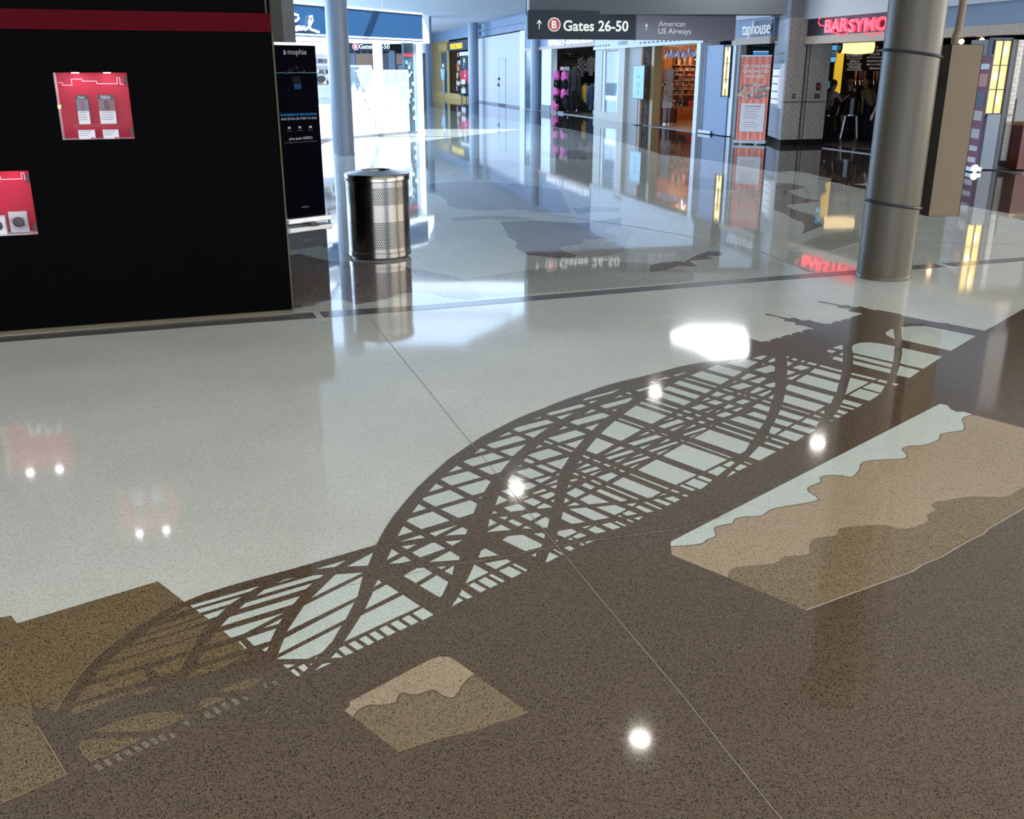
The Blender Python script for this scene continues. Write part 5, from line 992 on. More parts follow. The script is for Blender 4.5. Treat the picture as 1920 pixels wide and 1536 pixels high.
# ---- blue pier with lantern, dark tiled recess
W5_ = Wall(F(1316, 250), F(1375, 257.5)); S5 = lambda u, v=150: W5_.s(u, v)
z5 = W5_.z(1340, 85)
bp5 = struct(MB().wbox(W5_, 0, S5(1354), .02, z5, -.4, .02).build('wall_right', mat('blue_pier', (.14, .20, .32), .4, var=.03))); bp5['label'] = 'blue grey pier between the accessory shop and the bar'
MB().wbox(W5_, 0, S5(1322), .02, z5, .02, .06).build('pale_edge', M_WHITE, bp5)
MB().wbox(W5_, S5(1352), S5(1370), .02, W5_.z(1360, 182), -.3, .06).build('plinth', mat('blue_pier'  , (.14, .20, .32)), bp5)
MB().wbox(W5_, S5(1370), S5(1377), .02, z5, -.3, .02).build('white_edge', M_WHITE, bp5)
MB().wbox(W5_, S5(1318), S5(1342), .02, .10, .06, .07).build('base_stickers', M_CARD, bp5)
M_LANT = mat('amber_glass', (.8, .5, .1), .3, emit=(1.0, .62, .12), es=1.6); M_LANTH = mat('amber_glow', (.9, .8, .5), .3, emit=(1.0, .9, .6), es=4.0)
def lantern(w, u0, u1, v0, v1, vref, label, off):
    s0, s1 = w.s(u0, vref, off), w.s(u1, vref, off); um = (u0+u1)/2; z0, z1 = w.z(um, v1, off), w.z(um, v0, off)
    t = thing('amber_lantern', label, 'lantern', w.pt((s0+s1)/2, z0, off))
    MB().wbox(w, s0-.04, s1+.04, z0-.05, z1+.05, off-.12, off-.02).build('case', M_NAVYP, t)
    for r in range(3):
        for c in range(2):
            a_, b_ = s0+(s1-s0)*c/2+.006, s0+(s1-s0)*(c+1)/2-.006
            q0_, q1_ = z0+(z1-z0)*r/3+.008, z0+(z1-z0)*(r+1)/3-.008
            MB().wbox(w, a_, b_, q0_, q1_, off-.02, off-.01).build('pane', M_LANT, t)
    for k, (fs_, fz_) in enumerate(((.6, .86), (.3, .52), (.65, .2))):
        MB().ball(w.pt(s0+(s1-s0)*fs_, z0+(z1-z0)*fz_, off-.012), .05, .012, .09, 10, 6).build('bulb_glow', M_LANTH, t, True)
    for c in (0, .5, 1): MB().wbox(w, s0+(s1-s0)*c-.01, s0+(s1-s0)*c+.01, z0-.02, z1+.02, off-.02, off+.012).build('bar', M_NAVYP, t)
    for r in range(4): MB().wbox(w, s0, s1, z0+(z1-z0)*r/3-.01, z0+(z1-z0)*r/3+.01, off-.02, off+.010).build('bar', M_NAVYP, t)
    return t
lantern(W5_, 1355, 1367, 88, 180, 150, 'narrow amber lit lantern panel on the blue pier', .06)
# ---- taphouse front
M_TILEW = mat('white_tile', (.60, .62, .66), .18, var=.05, vscale=20); M_TILEG = mat('warm_grey_tile', (.46, .43, .40), .2, var=.06, vscale=20); M_TILED = mat('dark_grey_tile', (.10, .10, .11), .25, var=.08, vscale=20); M_GROUT = mat('grout', (.24, .24, .25), .8)
M_BTILE = mat('black_base_tile', (.012, .012, .014), .2)
W6_ = Wall(F(1377, 257.5), F(1445, 266.5)); z6 = (W6_.z(1385, 84)+W6_.z(1440, 83))/2; zf6 = W6_.z(1410, 70)
M_DTW = mat('dark_tile_wall', (.10, .10, .105), .4, var=.1, vscale=15)
W6i = Wall(AT(1368, 200, 29.8), AT(1450, 200, 29.8))
rb = struct(MB().wbox(W6i, 0, W6i.L, 0, z6+.4, -.1, 0).build('wall_back', M_DTW))
MB().prism([F(1377, 257.5), AT(1368, 200, 29.8)*1.0*Vector((1, 1, 0)) if False else Vector((W6i.A.x, 29.8, 0)), Vector((W6i.A.x-.1, 29.8, 0)), F(1372, 257)], (0, 0, z6)).build('side_wall', M_DTW, rb)
MB().prism([Vector((F(1377, 257.5).x, F(1377, 257.5).y, z6)), Vector((F(1445, 266.5).x, F(1445, 266.5).y, z6)), W6i.pt(W6i.L, z6), W6i.pt(0, z6)], (0, 0, .06)).build('soffit', M_DTW, rb)
MB().wbox(W6i, 0, W6i.L, 0, .12, 0, .03).build('base_tiles', M_BTILE, rb)
MB().wbox(W6i, W6i.s(1379, 180), W6i.s(1386, 180), 0, z6, 0, .2).build('steel_edge', M_DARK, rb)
MB().wbox(W6i, 0, W6i.L, W6i.z(1390, 184), W6i.z(1390, 183), 0, .03).build('tile_trim', M_DARK, rb)
ff = struct(MB().wbox(W6_, -.4, W6_.s(1450, 60), zf6, W6_.z(1410, 36), -.3, 0).build('wall_right', M_FASC)); ff['label'] = 'blue fascia over the taphouse entrance'
MB().wbox(W6_, -.4, W6_.s(1449, 75), z6, zf6, -.3, .08).build('beam', M_TANB, ff)
MB().wbox(W6_, -.4, W6_.s(1450, 60), W6_.z(1410, 36), CZ, -.3, .1).build('white_bulkhead', mat('bulkhead_white', (.50, .50, .51), .6, var=.02), ff)
MB().wbox(W6_, W6_.s(1415, 50), W6_.s(1449, 50), zf6, W6_.z(1430, 38), 0, .02).build('dark_panel', M_NAVYP, ff)
lt = thing('shop_sign', 'white taphouse letters on the blue fascia', 'sign', W6_.pt(W6_.s(1416, 60), zf6, .1))
text_on(W6_, W6_.s(1416.5, 56, .1), W6_.z(1416, 56.5, .1), 'taphouse', width=W6_.s(1442.5, 56, .1)-W6_.s(1391, 56, .1), height=W6_.z(1416, 40, .1)-W6_.z(1416, 73, .1), mat_=mat('tap_white_letters', (.80, .82, .85), .5, emit=(.9, .95, 1), es=.18), parent=lt, off=.1, extrude=.03, bold=-.004)
tv = thing('menu_screen', 'blue menu screen hanging in the taphouse recess', 'screen', W6i.pt(W6i.s(1427, 100, .3), W6i.z(1427, 106, .3), .3))
MB().wbox(W6i, W6i.s(1411, 100, .3), W6i.s(1442, 100, .3), W6i.z(1427, 106, .3), W6i.z(1427, 94.5, .3), .25, .3).build('case', M_DARK, tv)
for k in range(3): MB().wbox(W6i, W6i.s(1412, 100, .3), W6i.s(1441, 100, .3), W6i.z(1427, 105-k*3.4, .3), W6i.z(1427, 102.2-k*3.4, .3), .3, .305).build('display', mat('blue_display%d' % k, (.05, .2, .5), .3, emit=[(.02, .12, .45), (.05, .3, .7), (.3, .55, .8)][k], es=.8), tv)
MB().wbox(W6i, W6i.s(1426, 100, .3)-.02, W6i.s(1426, 100, .3)+.02, W6i.z(1427, 96, .3), z6, .26, .29).build('hanger', M_DARK, tv)
# white subway-tile pillar: real tiles
WF = Wall(F(1461.5, 273), F(1541, 271)); WSd = Wall(F(1438, 263.5), F(1461.5, 273))
zpt = WF.z(1475, 33)
core = struct(MB().prism([WF.pt(.004, 0, -.012), WF.pt(WF.L, 0, -.012), WF.pt(WF.L, 0, -1.2), WSd.pt(0, 0, -.012)], (0, 0, CZ)).build('wall_right', M_GROUT)); core['label'] = 'tiled pillar between the taphouse and the bar'
def tiles(w, s0, s1, z0, z1, tw_, th, mats_, parent, skip=(), gap=.006, limit=300):
    proto = {}
    n = 0; rest = MB(); r = 0; z = z0
    while z < z1-.01:
        zt_ = min(z+th, z1); x = s0-(tw_/2 if r % 2 else 0)
        while x < s1-.01:
            a_, b_ = max(x, s0), min(x+tw_, s1); x += tw_
            if b_-a_ < .03 or any(q[0] < (a_+b_)/2 < q[1] and q[2] < z+th/2 < q[3] for q in skip): continue
            key = (round(b_-a_, 3), round(zt_-z, 3), (n*7+r*3) % len(mats_))
            if n >= limit:
                rest.wbox(w, a_+gap/2, b_-gap/2, z+gap/2, zt_-gap/2, -.012, .0); n += 1; continue
            if key not in proto:
                o = MB().wbox(w, a_+gap/2, b_-gap/2, z+gap/2, zt_-gap/2, -.012, 0).build('tile', mats_[key[2]], None)
                cen = w.pt((a_+b_)/2, (z+zt_)/2); 
                for v in o.data.vertices: v.co -= cen
                proto[key] = o.data
            else:
                o = bpy.data.objects.new('tile', proto[key]); COL.objects.link(o); cen = w.pt((a_+b_)/2, (z+zt_)/2)
            o.parent = parent; o.location = cen; n += 1
        z += th; r += 1
    if rest.v: rest.build('tiles', mats_[0], parent)['kind'] = 'stuff'
    return n
M_TG2 = mat('warm_grey_tile_b', (.42, .395, .365), .2, var=.06, vscale=20); M_TW2 = mat('white_tile_b', (.55, .58, .63), .18, var=.05, vscale=20)
nt = tiles(WF, .0, WF.s(1507, 150)-.01, .14, zpt, .150, .0765, [M_TILEG, M_TG2], core, limit=150)
tiles(WF, WF.s(1511, 150)+.01, WF.L, .14, zpt, .150, .0765, [M_TILEG, M_TG2], core, limit=148)
tiles(WSd, 0, WSd.L, .14, zpt, .16, .0765, [M_TILEW, M_TW2], core, limit=1)
for k in range(8):
    MB().wbox(WF, WF.L*k/8+.004, WF.L*(k+1)/8-.004, .0, .135, -.012, .004).build('base_tile', M_BTILE, core)
MB().wbox(WSd, 0, WSd.L, 0, .135, -.012, .004).build('base_tile', M_BTILE, core)
MB().wbox(WF, WF.s(1507, 150)-.012, WF.s(1507, 150)+.012, 0, zpt, -.01, .006).build('expansion_joint', M_DARK, core)
MB().wbox(WF, WF.s(1514, 150)-.01, WF.s(1514, 150)+.01, 0, zpt, -.01, .006).build('expansion_joint', M_DARK, core)
MB().wbox(WF, 0, WF.L, WF.z(1500, 192), WF.z(1500, 190.5), -.01, .006).build('tile_trim', M_DARK, core)
t = thing('fire_alarm', 'red fire alarm pull station on the tiled pillar', 'fire alarm', WF.pt(WF.s(1533, 162), WF.z(1533, 170), 0))
MB().wbox(WF, WF.s(1530, 162), WF.s(1537, 162), WF.z(1533, 169), WF.z(1533, 155), 0, .03).build('back_box', M_DARK, t)
MB().wbox(WF, WF.s(1531, 162), WF.s(1536, 162), WF.z(1533, 166), WF.z(1533, 159), .03, .05).build('handle', mat('alarm_red', (.45, .02, .02), .4), t)
for (u_, lab) in ((1488, 'dark switch plate left of the joint on the tiled pillar'), (1529, 'dark switch plate below the fire alarm'), (1534.5, 'rightmost dark switch plate on the tiled pillar')):
    t = thing('switch_plate', lab, 'switch', WF.pt(WF.s(u_, 180), WF.z(u_, 185), 0), 'switch plates on the pillar')
    MB().wbox(WF, WF.s(u_-2.3, 180), WF.s(u_+2.3, 180), WF.z(u_, 184.5), WF.z(u_, 176), 0, .012).build('plate', M_DARK, t)
    MB().wbox(WF, WF.s(u_-.8, 180), WF.s(u_+.8, 180), WF.z(u_, 182), WF.z(u_, 178.5), .012, .02).build('toggle', M_ALU, t)
# menu light box on the pillar's left face
WM = Wall(F(1440, 266), F(1466, 277)) 
mb = thing('menu_box', 'framed lit menu box on the white tiled side of the pillar', 'menu case', WSd.pt(WSd.L/2, WSd.z(1455, 203), .05))
m0, m1 = WSd.s(1447, 160, .06), WSd.s(1463, 160, .06); ma, mb1 = WSd.z(1455, 203, .06), WSd.z(1455, 120, .06)
MB().wbox(WSd, m0, m1, ma, mb1, 0, .06).build('frame', M_ALU, mb)
MB().wbox(WSd, m0+.06, m1-.12, ma+.1, mb1-.1, .06, .066).build('menu_sheet', mat('lit_menu', (.8, .82, .85), .5, emit=(.85, .92, 1), es=.35), mb)
for k in range(7): MB().wbox(WSd, m0+.12, m1-.2-.05*(k % 3), ma+.2+.18*k, ma+.23+.18*k, .066, .068).build('print', M_TXT, mb)
# ---- orange charity banner
WH = Wall(F(1377, 269.5), F(1435, 271.5)); hL = WH.L; zt7 = (WH.z(1394, 105)+WH.z(1446, 106))/2
bn = thing('pull_up_banner', 'orange charity pull-up banner in front of the taphouse', 'banner', WH.pt(hL/2, 0))
def drape():
    m_, tr, b = nodes_of('orange_vinyl'); g = tr.nodes.new('ShaderNodeNewGeometry'); w_ = tr.nodes.new('ShaderNodeTexWave'); w_.inputs['Scale'].default_value = 2.2; w_.inputs['Distortion'].default_value = 2; tr.links.new(g.outputs['Position'], w_.inputs['Vector'])
    r = tr.nodes.new('ShaderNodeValToRGB'); r.color_ramp.elements[0].color = (*srgb(228, 120, 95), 1); r.color_ramp.elements[1].color = (*srgb(240, 160, 140), 1); tr.links.new(w_.outputs[0], r.inputs[0]); tr.links.new(r.outputs[0], b.inputs['Base Color']); b.inputs['Roughness'].default_value = .5; return m_
M_ORV = drape(); M_HW = mat('banner_cream_print', (.82, .80, .76), .5, var=0); M_HGR = mat('banner_pale_panel', (.72, .74, .76), .5, var=0)
m = MB(); nseg = 24
for i in range(nseg):
    a_, b_ = .02+(hL-.04)*i/nseg, .02+(hL-.04)*(i+1)/nseg
    o0_, o1_ = .008*math.sin(i*1.9), .008*math.sin((i+1)*1.9)
    m.add([WH.pt(a_, .09, o0_), WH.pt(b_, .09, o1_), WH.pt(b_, zt7, 0), WH.pt(a_, zt7, 0)], [(0, 1, 2, 3)])
m.build('panel', M_ORV, bn)
MB().wbox(WH, 0, hL, .02, .10, -.1, .1).build('base_cassette', M_ALU, bn, bevel=.01)
MB().wbox(WH, .01, hL-.01, zt7-.01, zt7+.03, -.015, .015).build('top_rail', M_ALU, bn)
MB().tube([WH.pt(hL/2, .1, -.06), WH.pt(hL/2, zt7, -.03)], .014).build('support_pole', M_ALU, bn)
for s_ in (.2, hL-.2): MB().wbox(WH, s_-.03, s_+.03, .002, .02, -.2, .2).build('foot', M_ALU, bn)
for (tx, v_) in (('WE CAN END', 124), ('CHILDHOOD', 133.5), ('HUNGER.', 143)):
    text_on(WH, hL/2+.02, WH.z(1420, v_), tx, height=WH.z(1420, v_-3.2)-WH.z(1420, v_+3.2), mat_=M_HW, parent=bn, off=.02, extrude=0, bold=.025)
rnd = random.Random(2)
for k in range(60):
    uu = rnd.uniform(0.1, .9); vv = rnd.uniform(-1, 1)
    MB().ball(WH.pt(hL*uu, WH.z(1415, 171)+vv*.19*(1-.5*abs(uu-.5)), .012), .035, .004, .035, 7, 4).build('portrait_dot', mat('pdot%d' % (k % 5), [(.2, .25, .4), (.7, .65, .6), (.45, .3, .25), (.15, .3, .35), (.8, .8, .8)][k % 5], .5, var=0), bn)
MB().prism([WH.pt(.0, WH.z(1400, 176), .02), WH.pt(hL, WH.z(1430, 162), .02), WH.pt(hL, WH.z(1430, 167), .02), WH.pt(0, WH.z(1400, 181), .02)], -WH.n*.003).build('ribbon_print', mat('ribbon_cream', srgb(225, 200, 150), .5, var=0), bn)
text_on(WH, hL/2, WH.z(1415, 171.5), 'TEAM UP NO KID HUNGRY', width=hL*.8, mat_=mat('navy_print', (.08, .1, .2), .5, var=0), parent=bn, off=.024, extrude=0, slant=.2, bold=.02)
MB().wbox(WH, .10, hL-.08, WH.z(1410, 247), WH.z(1410, 194), .012, .016).build('text_panel', M_HGR, bn)
text_on(WH, hL/2+.02, WH.z(1412, 199.5), 'DID YOU KNOW', width=hL*.5, mat_=mat('navy_print', (.08, .1, .2)), parent=bn, off=.02, extrude=0, bold=.02)
for k in range(8): MB().wbox(WH, .18+.03*(k % 2), hL-.2-.05*(k % 3), WH.z(1412, 205+k*4.2+(4 if k > 4 else 0)), WH.z(1412, 204+k*4.2+(4 if k > 4 else 0)), .016, .018).build('print', mat('rose_print', srgb(190, 140, 140), .5, var=0), bn)
# ---- bar front
W8_ = Wall(F(1541, 279), F(1836, 316.5)); S8 = lambda u, v=150: W8_.s(u, v)
W8f = Wall(F(1500, 273), F(1836, 316.5))
zb8 = (W8f.z(1510, 80)+W8f.z(1900, 70))/2; zt8 = (W8f.z(1510, 65)+W8f.z(1900, 50))/2; zs8 = (W8f.z(1515, 31.5)+W8f.z(1900, 9))/2
s8a, s8b = W8f.s(1501, 72), W8f.s(1960, 60)
M_DKB = mat('dark_sign_board', (.018, .018, .03), .4)
fb = struct(MB().wbox(W8f, s8a, s8b, zb8, zt8, -.25, .1).build('wall_right', M_TANB)); fb['label'] = 'pale wooden beam over the bar front'
MB().wbox(W8f, s8a+.1, W8f.s(1770, 40), zt8, zs8, -.2, 0).build('sign_board', M_DKB, fb)
MB().wbox(W8f, W8f.s(1762, 40), s8b, zt8, zs8, -.2, .03).build('blue_panel', M_BLUEGREY, fb)
MB().wbox(W8f, s8a-.4, s8b, zs8, CZ, -.3, .12).build('white_bulkhead', mat('bulkhead_white', (.50, .50, .51), .6, var=.02), fb)
MB().wbox(W8f, W8f.s(1541, 279), s8b, .003, .02, -.08, .0).build('threshold', mat('dull_threshold', (.16, .15, .14), .45), fb)
M_NEON = mat('red_neon_letters', (.85, .05, .08), .35, emit=(1.0, .06, .10), es=1.5)
bs8 = thing('bar_sign', 'red swash letters of the bar name on the dark board', 'sign', W8f.pt(W8f.s(1600, 60), zt8, .1))
sa8, sb8 = W8f.s(1546, 47, .12), W8f.s(1700, 44, .12)
text_on(W8f, (W8f.s(1546, 47, .12)+W8f.s(1590, 47, .12))/2, W8f.z(1570, 47.5, .12), 'BAR', width=W8f.s(1589, 47, .12)-W8f.s(1546, 47, .12), height=W8f.z(1570, 35, .12)-W8f.z(1570, 60, .12), mat_=M_NEON, parent=bs8, off=.12, extrude=.06, bold=.02)
text_on(W8f, (W8f.s(1593, 47, .12)+W8f.s(1683, 45, .12))/2, W8f.z(1630, 45.5, .12), 'SYMON', width=W8f.s(1690, 45, .12)-W8f.s(1594, 47, .12), height=W8f.z(1630, 32, .12)-W8f.z(1630, 58, .12), mat_=M_NEON, parent=bs8, off=.12, extrude=.06, bold=.02)
def sw(pts): MB().tube([W8f.P(u_, v_, .1) for u_, v_ in pts], .016, 6).build('swash', M_NEON, bs8, True)
sw([(1549, 33), (1543, 31), (1536, 36), (1534.5, 42), (1538, 48), (1546, 48)]); sw([(1556, 60), (1568, 62), (1578, 66), (1588, 62), (1597, 54)]); sw([(1620, 62), (1632, 66), (1644, 62), (1656, 60)])
# interior
din = 5.0; zi = zb8+.15
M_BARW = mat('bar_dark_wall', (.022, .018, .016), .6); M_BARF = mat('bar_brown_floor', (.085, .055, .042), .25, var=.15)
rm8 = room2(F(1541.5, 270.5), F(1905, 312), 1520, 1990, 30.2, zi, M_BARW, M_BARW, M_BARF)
W8_ = Wall(Vector((7, 27.6, 0)), Vector((18, 27.6, 0)))
ob = -2.2
cb = thing('chalk_menu', 'black chalkboard drink menu on the back wall of the bar', 'menu board', W8_.pt(W8_.s(1620, 130, ob), W8_.z(1620, 140, ob), ob))
MB().wbox(W8_, W8_.s(1580, 110, ob), W8_.s(1690, 110, ob), W8_.z(1620, 134, ob), W8_.z(1620, 80, ob), ob-.05, ob).build('board', mat('chalkboard', (.01, .009, .009), .6), cb)
M_CHALK = mat('chalk', (.6, .56, .52), .8, var=0, emit=(.8, .75, .7), es=.25)
def chalk(u_, v_, s_, wpx):
    text_on(W8_, W8_.s(u_, v_, ob), W8_.z(u_, v_, ob), s_, width=W8_.s(u_+wpx/2, v_, ob)-W8_.s(u_-wpx/2, v_, ob), mat_=M_CHALK, parent=cb, off=ob+.012, extrude=0, bold=.01)
for i, (a_, wa) in enumerate((('BEERS', 15), ('FLATBREADS', 30), ('pear & prosciutto', 28), ('GRILLS', 18), ('turkey burger', 28), ('VEGGIES', 24), ('beet & pickles', 28))):
    chalk(1602, 99+i*5.3, a_, wa)
for i, (a_, wa) in enumerate((('HELLO', 14), ('ON TAP', 22), ('TACOS', 20), ('pork belly & slaw', 30), ('SANDWICHES', 30), ('MAC & CHEESE', 30), ('desserts', 20))):
    chalk(1640, 88+i*6.6, a_, wa)
# barrel pendant lamp
lp = thing('barrel_lamp', 'long glowing barrel lamp hanging in the bar', 'lamp', W8_.P(1600, 88, -0.4))
pa, pb_ = W8_.P(1575, 87.5, -0.4), W8_.P(1638, 88, -0.4); ax = (pb_-pa)
prof_r = [.16, .19, .20, .19, .16]
MB().tube([pa+ax*k/4 for k in range(5)], [r_*.95 for r_ in prof_r], 16).build('shade', mat('lamp_parchment', (.9, .7, .4), .4, emit=(1, .68, .32), es=1.5), lp, True)
for k in (0, 4): MB().tube([pa+ax*k/4-ax.normalized()*.02, pa+ax*k/4+ax.normalized()*.02], .175, 16).build('hoop', mat('copper', (.5, .2, .06), .3, metal=1), lp, True)
for k in (1, 3): MB().tube([pa+ax*k/4, Vector(((pa+ax*k/4).x, (pa+ax*k/4).y, zi))], .01, 6).build('hanger_rod', M_DARK, lp)
yp = struct(MB().wbox(W8_, W8_.s(1566, 130, -1.1), W8_.s(1580, 130, -1.1), 1.15, zi, -1.2, -1.1).build('trim_6', mat('yellow_lit_post', (.85, .55, .03), .4, emit=(1, .62, .05), es=.55))); yp['label'] = 'glowing yellow post inside the bar'
tv2 = thing('television', 'blue television screen at the left inside the bar', 'television', W8_.P(1560, 118, -0.7))
MB().wbox(W8_, W8_.s(1553, 100, -0.7), W8_.s(1569, 100, -0.7), W8_.z(1560, 117, -0.7), W8_.z(1560, 82, -0.7), -0.75, -0.7).build('case', M_DARK, tv2)
for k in range(3): MB().wbox(W8_, W8_.s(1554, 100, -0.7), W8_.s(1568, 100, -0.7), W8_.z(1560, 116-k*11, -0.7), W8_.z(1560, 107-k*11, -0.7), -0.7, -0.695).build('picture', mat('tv_blue%d' % k, (.1, .3, .5), .3, emit=[(.1, .45, .8), (.02, .05, .12), (.05, .35, .7)][k], es=.9), tv2)
# bar counter, taps
cn_ = thing('bar_counter', 'dark bar counter behind the seated guests', 'counter', W8_.pt(W8_.s(1620, 200, -1.3), 0, -1.3))
zc8 = 1.08
MB().wbox(W8_, W8_.s(1545, 200, -1.2), W8_.s(1955, 200, -1.2), .02, zc8, -1.6, -1.1).build('front', mat('bar_front', (.02, .016, .014), .4), cn_)
MB().wbox(W8_, W8_.s(1544, 200, -1.2), W8_.s(1956, 200, -1.2), zc8, zc8+.06, -1.7, -0.9).build('top', mat('bar_top', (.05, .035, .025), .2), cn_)
tapc = [srgb(200, 170, 60), srgb(200, 40, 40), srgb(60, 80, 120), srgb(170, 90, 60), srgb(200, 120, 40), srgb(190, 180, 130)]
names_ = ['amber', 'red', 'blue', 'copper', 'orange', 'cream']
tt = thing('tap_tower', 'steel drip tower carrying the beer taps', 'tap tower', W8_.pt(W8_.s(1622, 160, -1.45), zc8+.06, -1.45))
MB().wbox(W8_, W8_.s(1598, 153, -1.45), W8_.s(1650, 153, -1.45), W8_.z(1620, 156, -1.45), W8_.z(1620, 150, -1.45), -1.52, -1.4).build('rail', M_STEEL, tt)
for u_ in (1603, 1640): MB().wbox(W8_, W8_.s(u_, 153, -1.45)-.04, W8_.s(u_, 153, -1.45)+.04, zc8+.061, W8_.z(1620, 154, -1.45), -1.5, -1.42).build('leg', M_STEEL, tt)
for k, u_ in enumerate((1604, 1612, 1616.5, 1621, 1638, 1644)):
    a_, z_ = W8_.uv(u_, 151, -1.4); zt0 = W8_.z(u_, 133, -1.4)
    h_ = MB().tube([W8_.pt(a_, z_, -1.4), W8_.pt(a_, (z_+zt0)/2, -1.4), W8_.pt(a_, zt0, -1.4)], [.02, .035, .045], 8).build('tap_handle', mat('tap%d' % k, tapc[k], .4), tt, True)
    h_['label'] = names_[k]+' beer tap handle'
    MB().tube([W8_.pt(a_, z_-.12, -1.35), W8_.pt(a_, z_, -1.4)], .018, 8).build('spout', M_CHROME, tt)
pos_ = thing('till_screen', 'small tilted till screen at the left end of the bar', 'till', W8_.P(1553, 168, -0.5))
MB().wbox(W8_, W8_.s(1549, 160, -0.5), W8_.s(1556, 160, -0.5), W8_.z(1552, 166, -0.5), W8_.z(1552, 152, -0.5), -0.55, -0.5).build('screen', mat('till_blue', (.1, .2, .4), .3, emit=(.1, .25, .5), es=.5), pos_)
MB().wbox(W8_, W8_.s(1551, 160, -0.5), W8_.s(1554, 160, -0.5), .0, W8_.z(1552, 166, -0.5), -0.56, -0.52).build('stand', M_DARK, pos_)
# ---- right of the column: lantern, tiles, poster stand
W9_ = Wall(F(1832, 318), F(1925, 316)); S9 = lambda u, v: W9_.s(u, v)
z9 = W9_.z(1870, 74)
rp = struct(MB().wbox(W9_, -.15, W9_.s(1945, 200)+.3, 0, z9, -.5, -.014).build('wall_right', M_GROUT)); rp['label'] = 'tiled pier with an amber lantern right of the bar'
MB().wbox(W9_, S9(1836, 250), S9(1868, 250), .02, W9_.z(1855, 214), -.02, .16).build('blue_plinth', M_BLUEGREY, rp)
MB().wbox(W9_, S9(1861, 250), S9(1868, 250), .02, z9, -.02, .17).build('blue_edge', M_NAVYP, rp)
tiles(W9_, S9(1866, 200)+.02, S9(1902, 200), .16, z9, .150, .0765, [M_TILEG, M_TG2], rp, limit=150)
MB().wbox(W9_, S9(1866, 300), S9(1940, 300), 0, .15, -.014, .01).build('base_tile', M_BTILE, rp)
MB().wbox(W9_, S9(1896, 150), S9(1899, 150), 0, z9, -.01, .01).build('joint', M_DARK, rp)
MB().wbox(W9_, S9(1866, 215), S9(1905, 215), W9_.z(1880, 217), W9_.z(1880, 215.5), -.01, .008).build('tile_trim', M_DARK, rp)
lantern(W9_, 1856, 1886, 76, 213, 150, 'tall amber lit lantern panel at the right edge by the tiled pier', .14)
MB().wbox(W9_, S9(1904, 200), S9(1930, 200), .15, 1.25, -.01, .02).build('counter_front', M_GREYW, rp)
rc = thing('red_counter', 'dark red service counter cut off at the right edge', 'counter', W9_.pt(S9(1925, 280), 0, .3))
MB().wbox(W9_, W9_.s(1912, 280, .3), W9_.s(1945, 280, .3), .02, W9_.z(1915, 236, .3), -.0, .3).build('body', mat('dark_red_wood', (.10, .012, .012), .4), rc)
MB().wbox(W9_, W9_.s(1911, 280, .3), W9_.s(1947, 280, .3), W9_.z(1915, 236, .3), W9_.z(1915, 229, .3), -.0, .32).build('top', mat('oak_top', (.35, .2, .07), .4), rc)
WP = Wall(F(1807, 318), F(1828, 323)); zp = WP.z(1842, 106)
ps = thing('pull_up_banner', 'narrow burgundy poster stand between the service box and the amber lantern', 'banner', WP.pt(WP.L/2, 0))
MB().wbox(WP, 0, WP.L, .08, zp, -.01, 0).build('panel', mat('burgundy_vinyl', srgb(105, 30, 50), .5), ps)
MB().wbox(WP, -.01, WP.L+.02, .02, .09, -.1, .1).build('base_cassette', M_ALU, ps)
MB().wbox(WP, 0, WP.L, zp-.01, zp+.03, -.02, .02).build('top_rail', M_DARK, ps)
for k, (v_, h_, c_) in enumerate(((125, 5, (.6, .62, .65)), (150, 12, (.5, .2, .15)), (185, 14, (.05, .06, .1)), (216, 9, (.45, .4, .35)), (250, 9, (.45, .42, .45)), (278, 5, (.55, .5, .5)), (300, 5, (.6, .55, .55)))):
    MB().wbox(WP, .05+.03*(k % 2), WP.L-.06, WP.z(1825, v_+h_), WP.z(1825, v_-h_), .0, .004).build('printed_block', mat('pblock%d' % k, c_, .5), ps)
MB().lathe([(0, 0), (.07, 0), (.07, .05), (0, .05)], WP.pt(WP.L+.03, .07, .02), 16, axis='y').build('end_cap', M_ALU, ps)
for k, (u_, v_) in enumerate(((1803, 78), (1841, 76), (1836, 84))):
    p_ = W8f.P(u_, v_, -.6)
    t = thing('spot_lamp', ['left', 'right', 'lower right'][k]+' small warm spot lamp under the beam behind the service box', 'spot lamp', p_, 'spot lamps under the beam')
    MB().ball(p_, .05, .05, .05, 10, 7).build('bulb', mat('warm_bulb', (1, .8, .5), .3, emit=(1, .6, .3), es=14), t, True)
    MB().tube([p_+Vector((0, .05, .03)), p_+Vector((0, .1, .12))], .03, 8).build('socket', M_DARK, t)
# ================================================================== white jewellery kiosk at the left
WK = Wall(F(540, 272.5), F(795, 249)); SK = lambda u, v=150, o=0: WK.s(u, v, o); ZK = lambda u, v, o=0: WK.z(u, v, o)
M_HEAD = mat('blue_black_header', (.012, .05, .11), .3, var=.03); M_KW = mat('kiosk_white', (.86, .88, .90), .4, var=.01)
M_KL = mat('kiosk_light', (.9, .93, 1), .4, emit=(.85, .93, 1), es=1.3); M_KG = glass('kiosk_glass', (.75, .88, 1), .22)
zh0, zh1 = ZK(700, 77), ZK(700, 20)
kh = thing('kiosk_header', 'blue-black header band of the white kiosk with glowing script letters', 'kiosk header', WK.pt(SK(680), zh0, 0))
MB().wbox(WK, SK(535), SK(795), zh0+.10, zh1, -1.6, 0).build('band', M_HEAD, kh)
MB().wbox(WK, SK(535), SK(796), zh0+.06, zh0+.10, -1.6, .02).build('light_strip', M_KL, kh)
MB().wbox(WK, SK(535), SK(796), zh0, zh0+.03, -1.6, .02).build('light_strip', M_KL, kh)
MB().wbox(WK, SK(535), SK(796), zh0+.03, zh0+.06, -1.58, .01).build('lower_band', M_HEAD, kh)
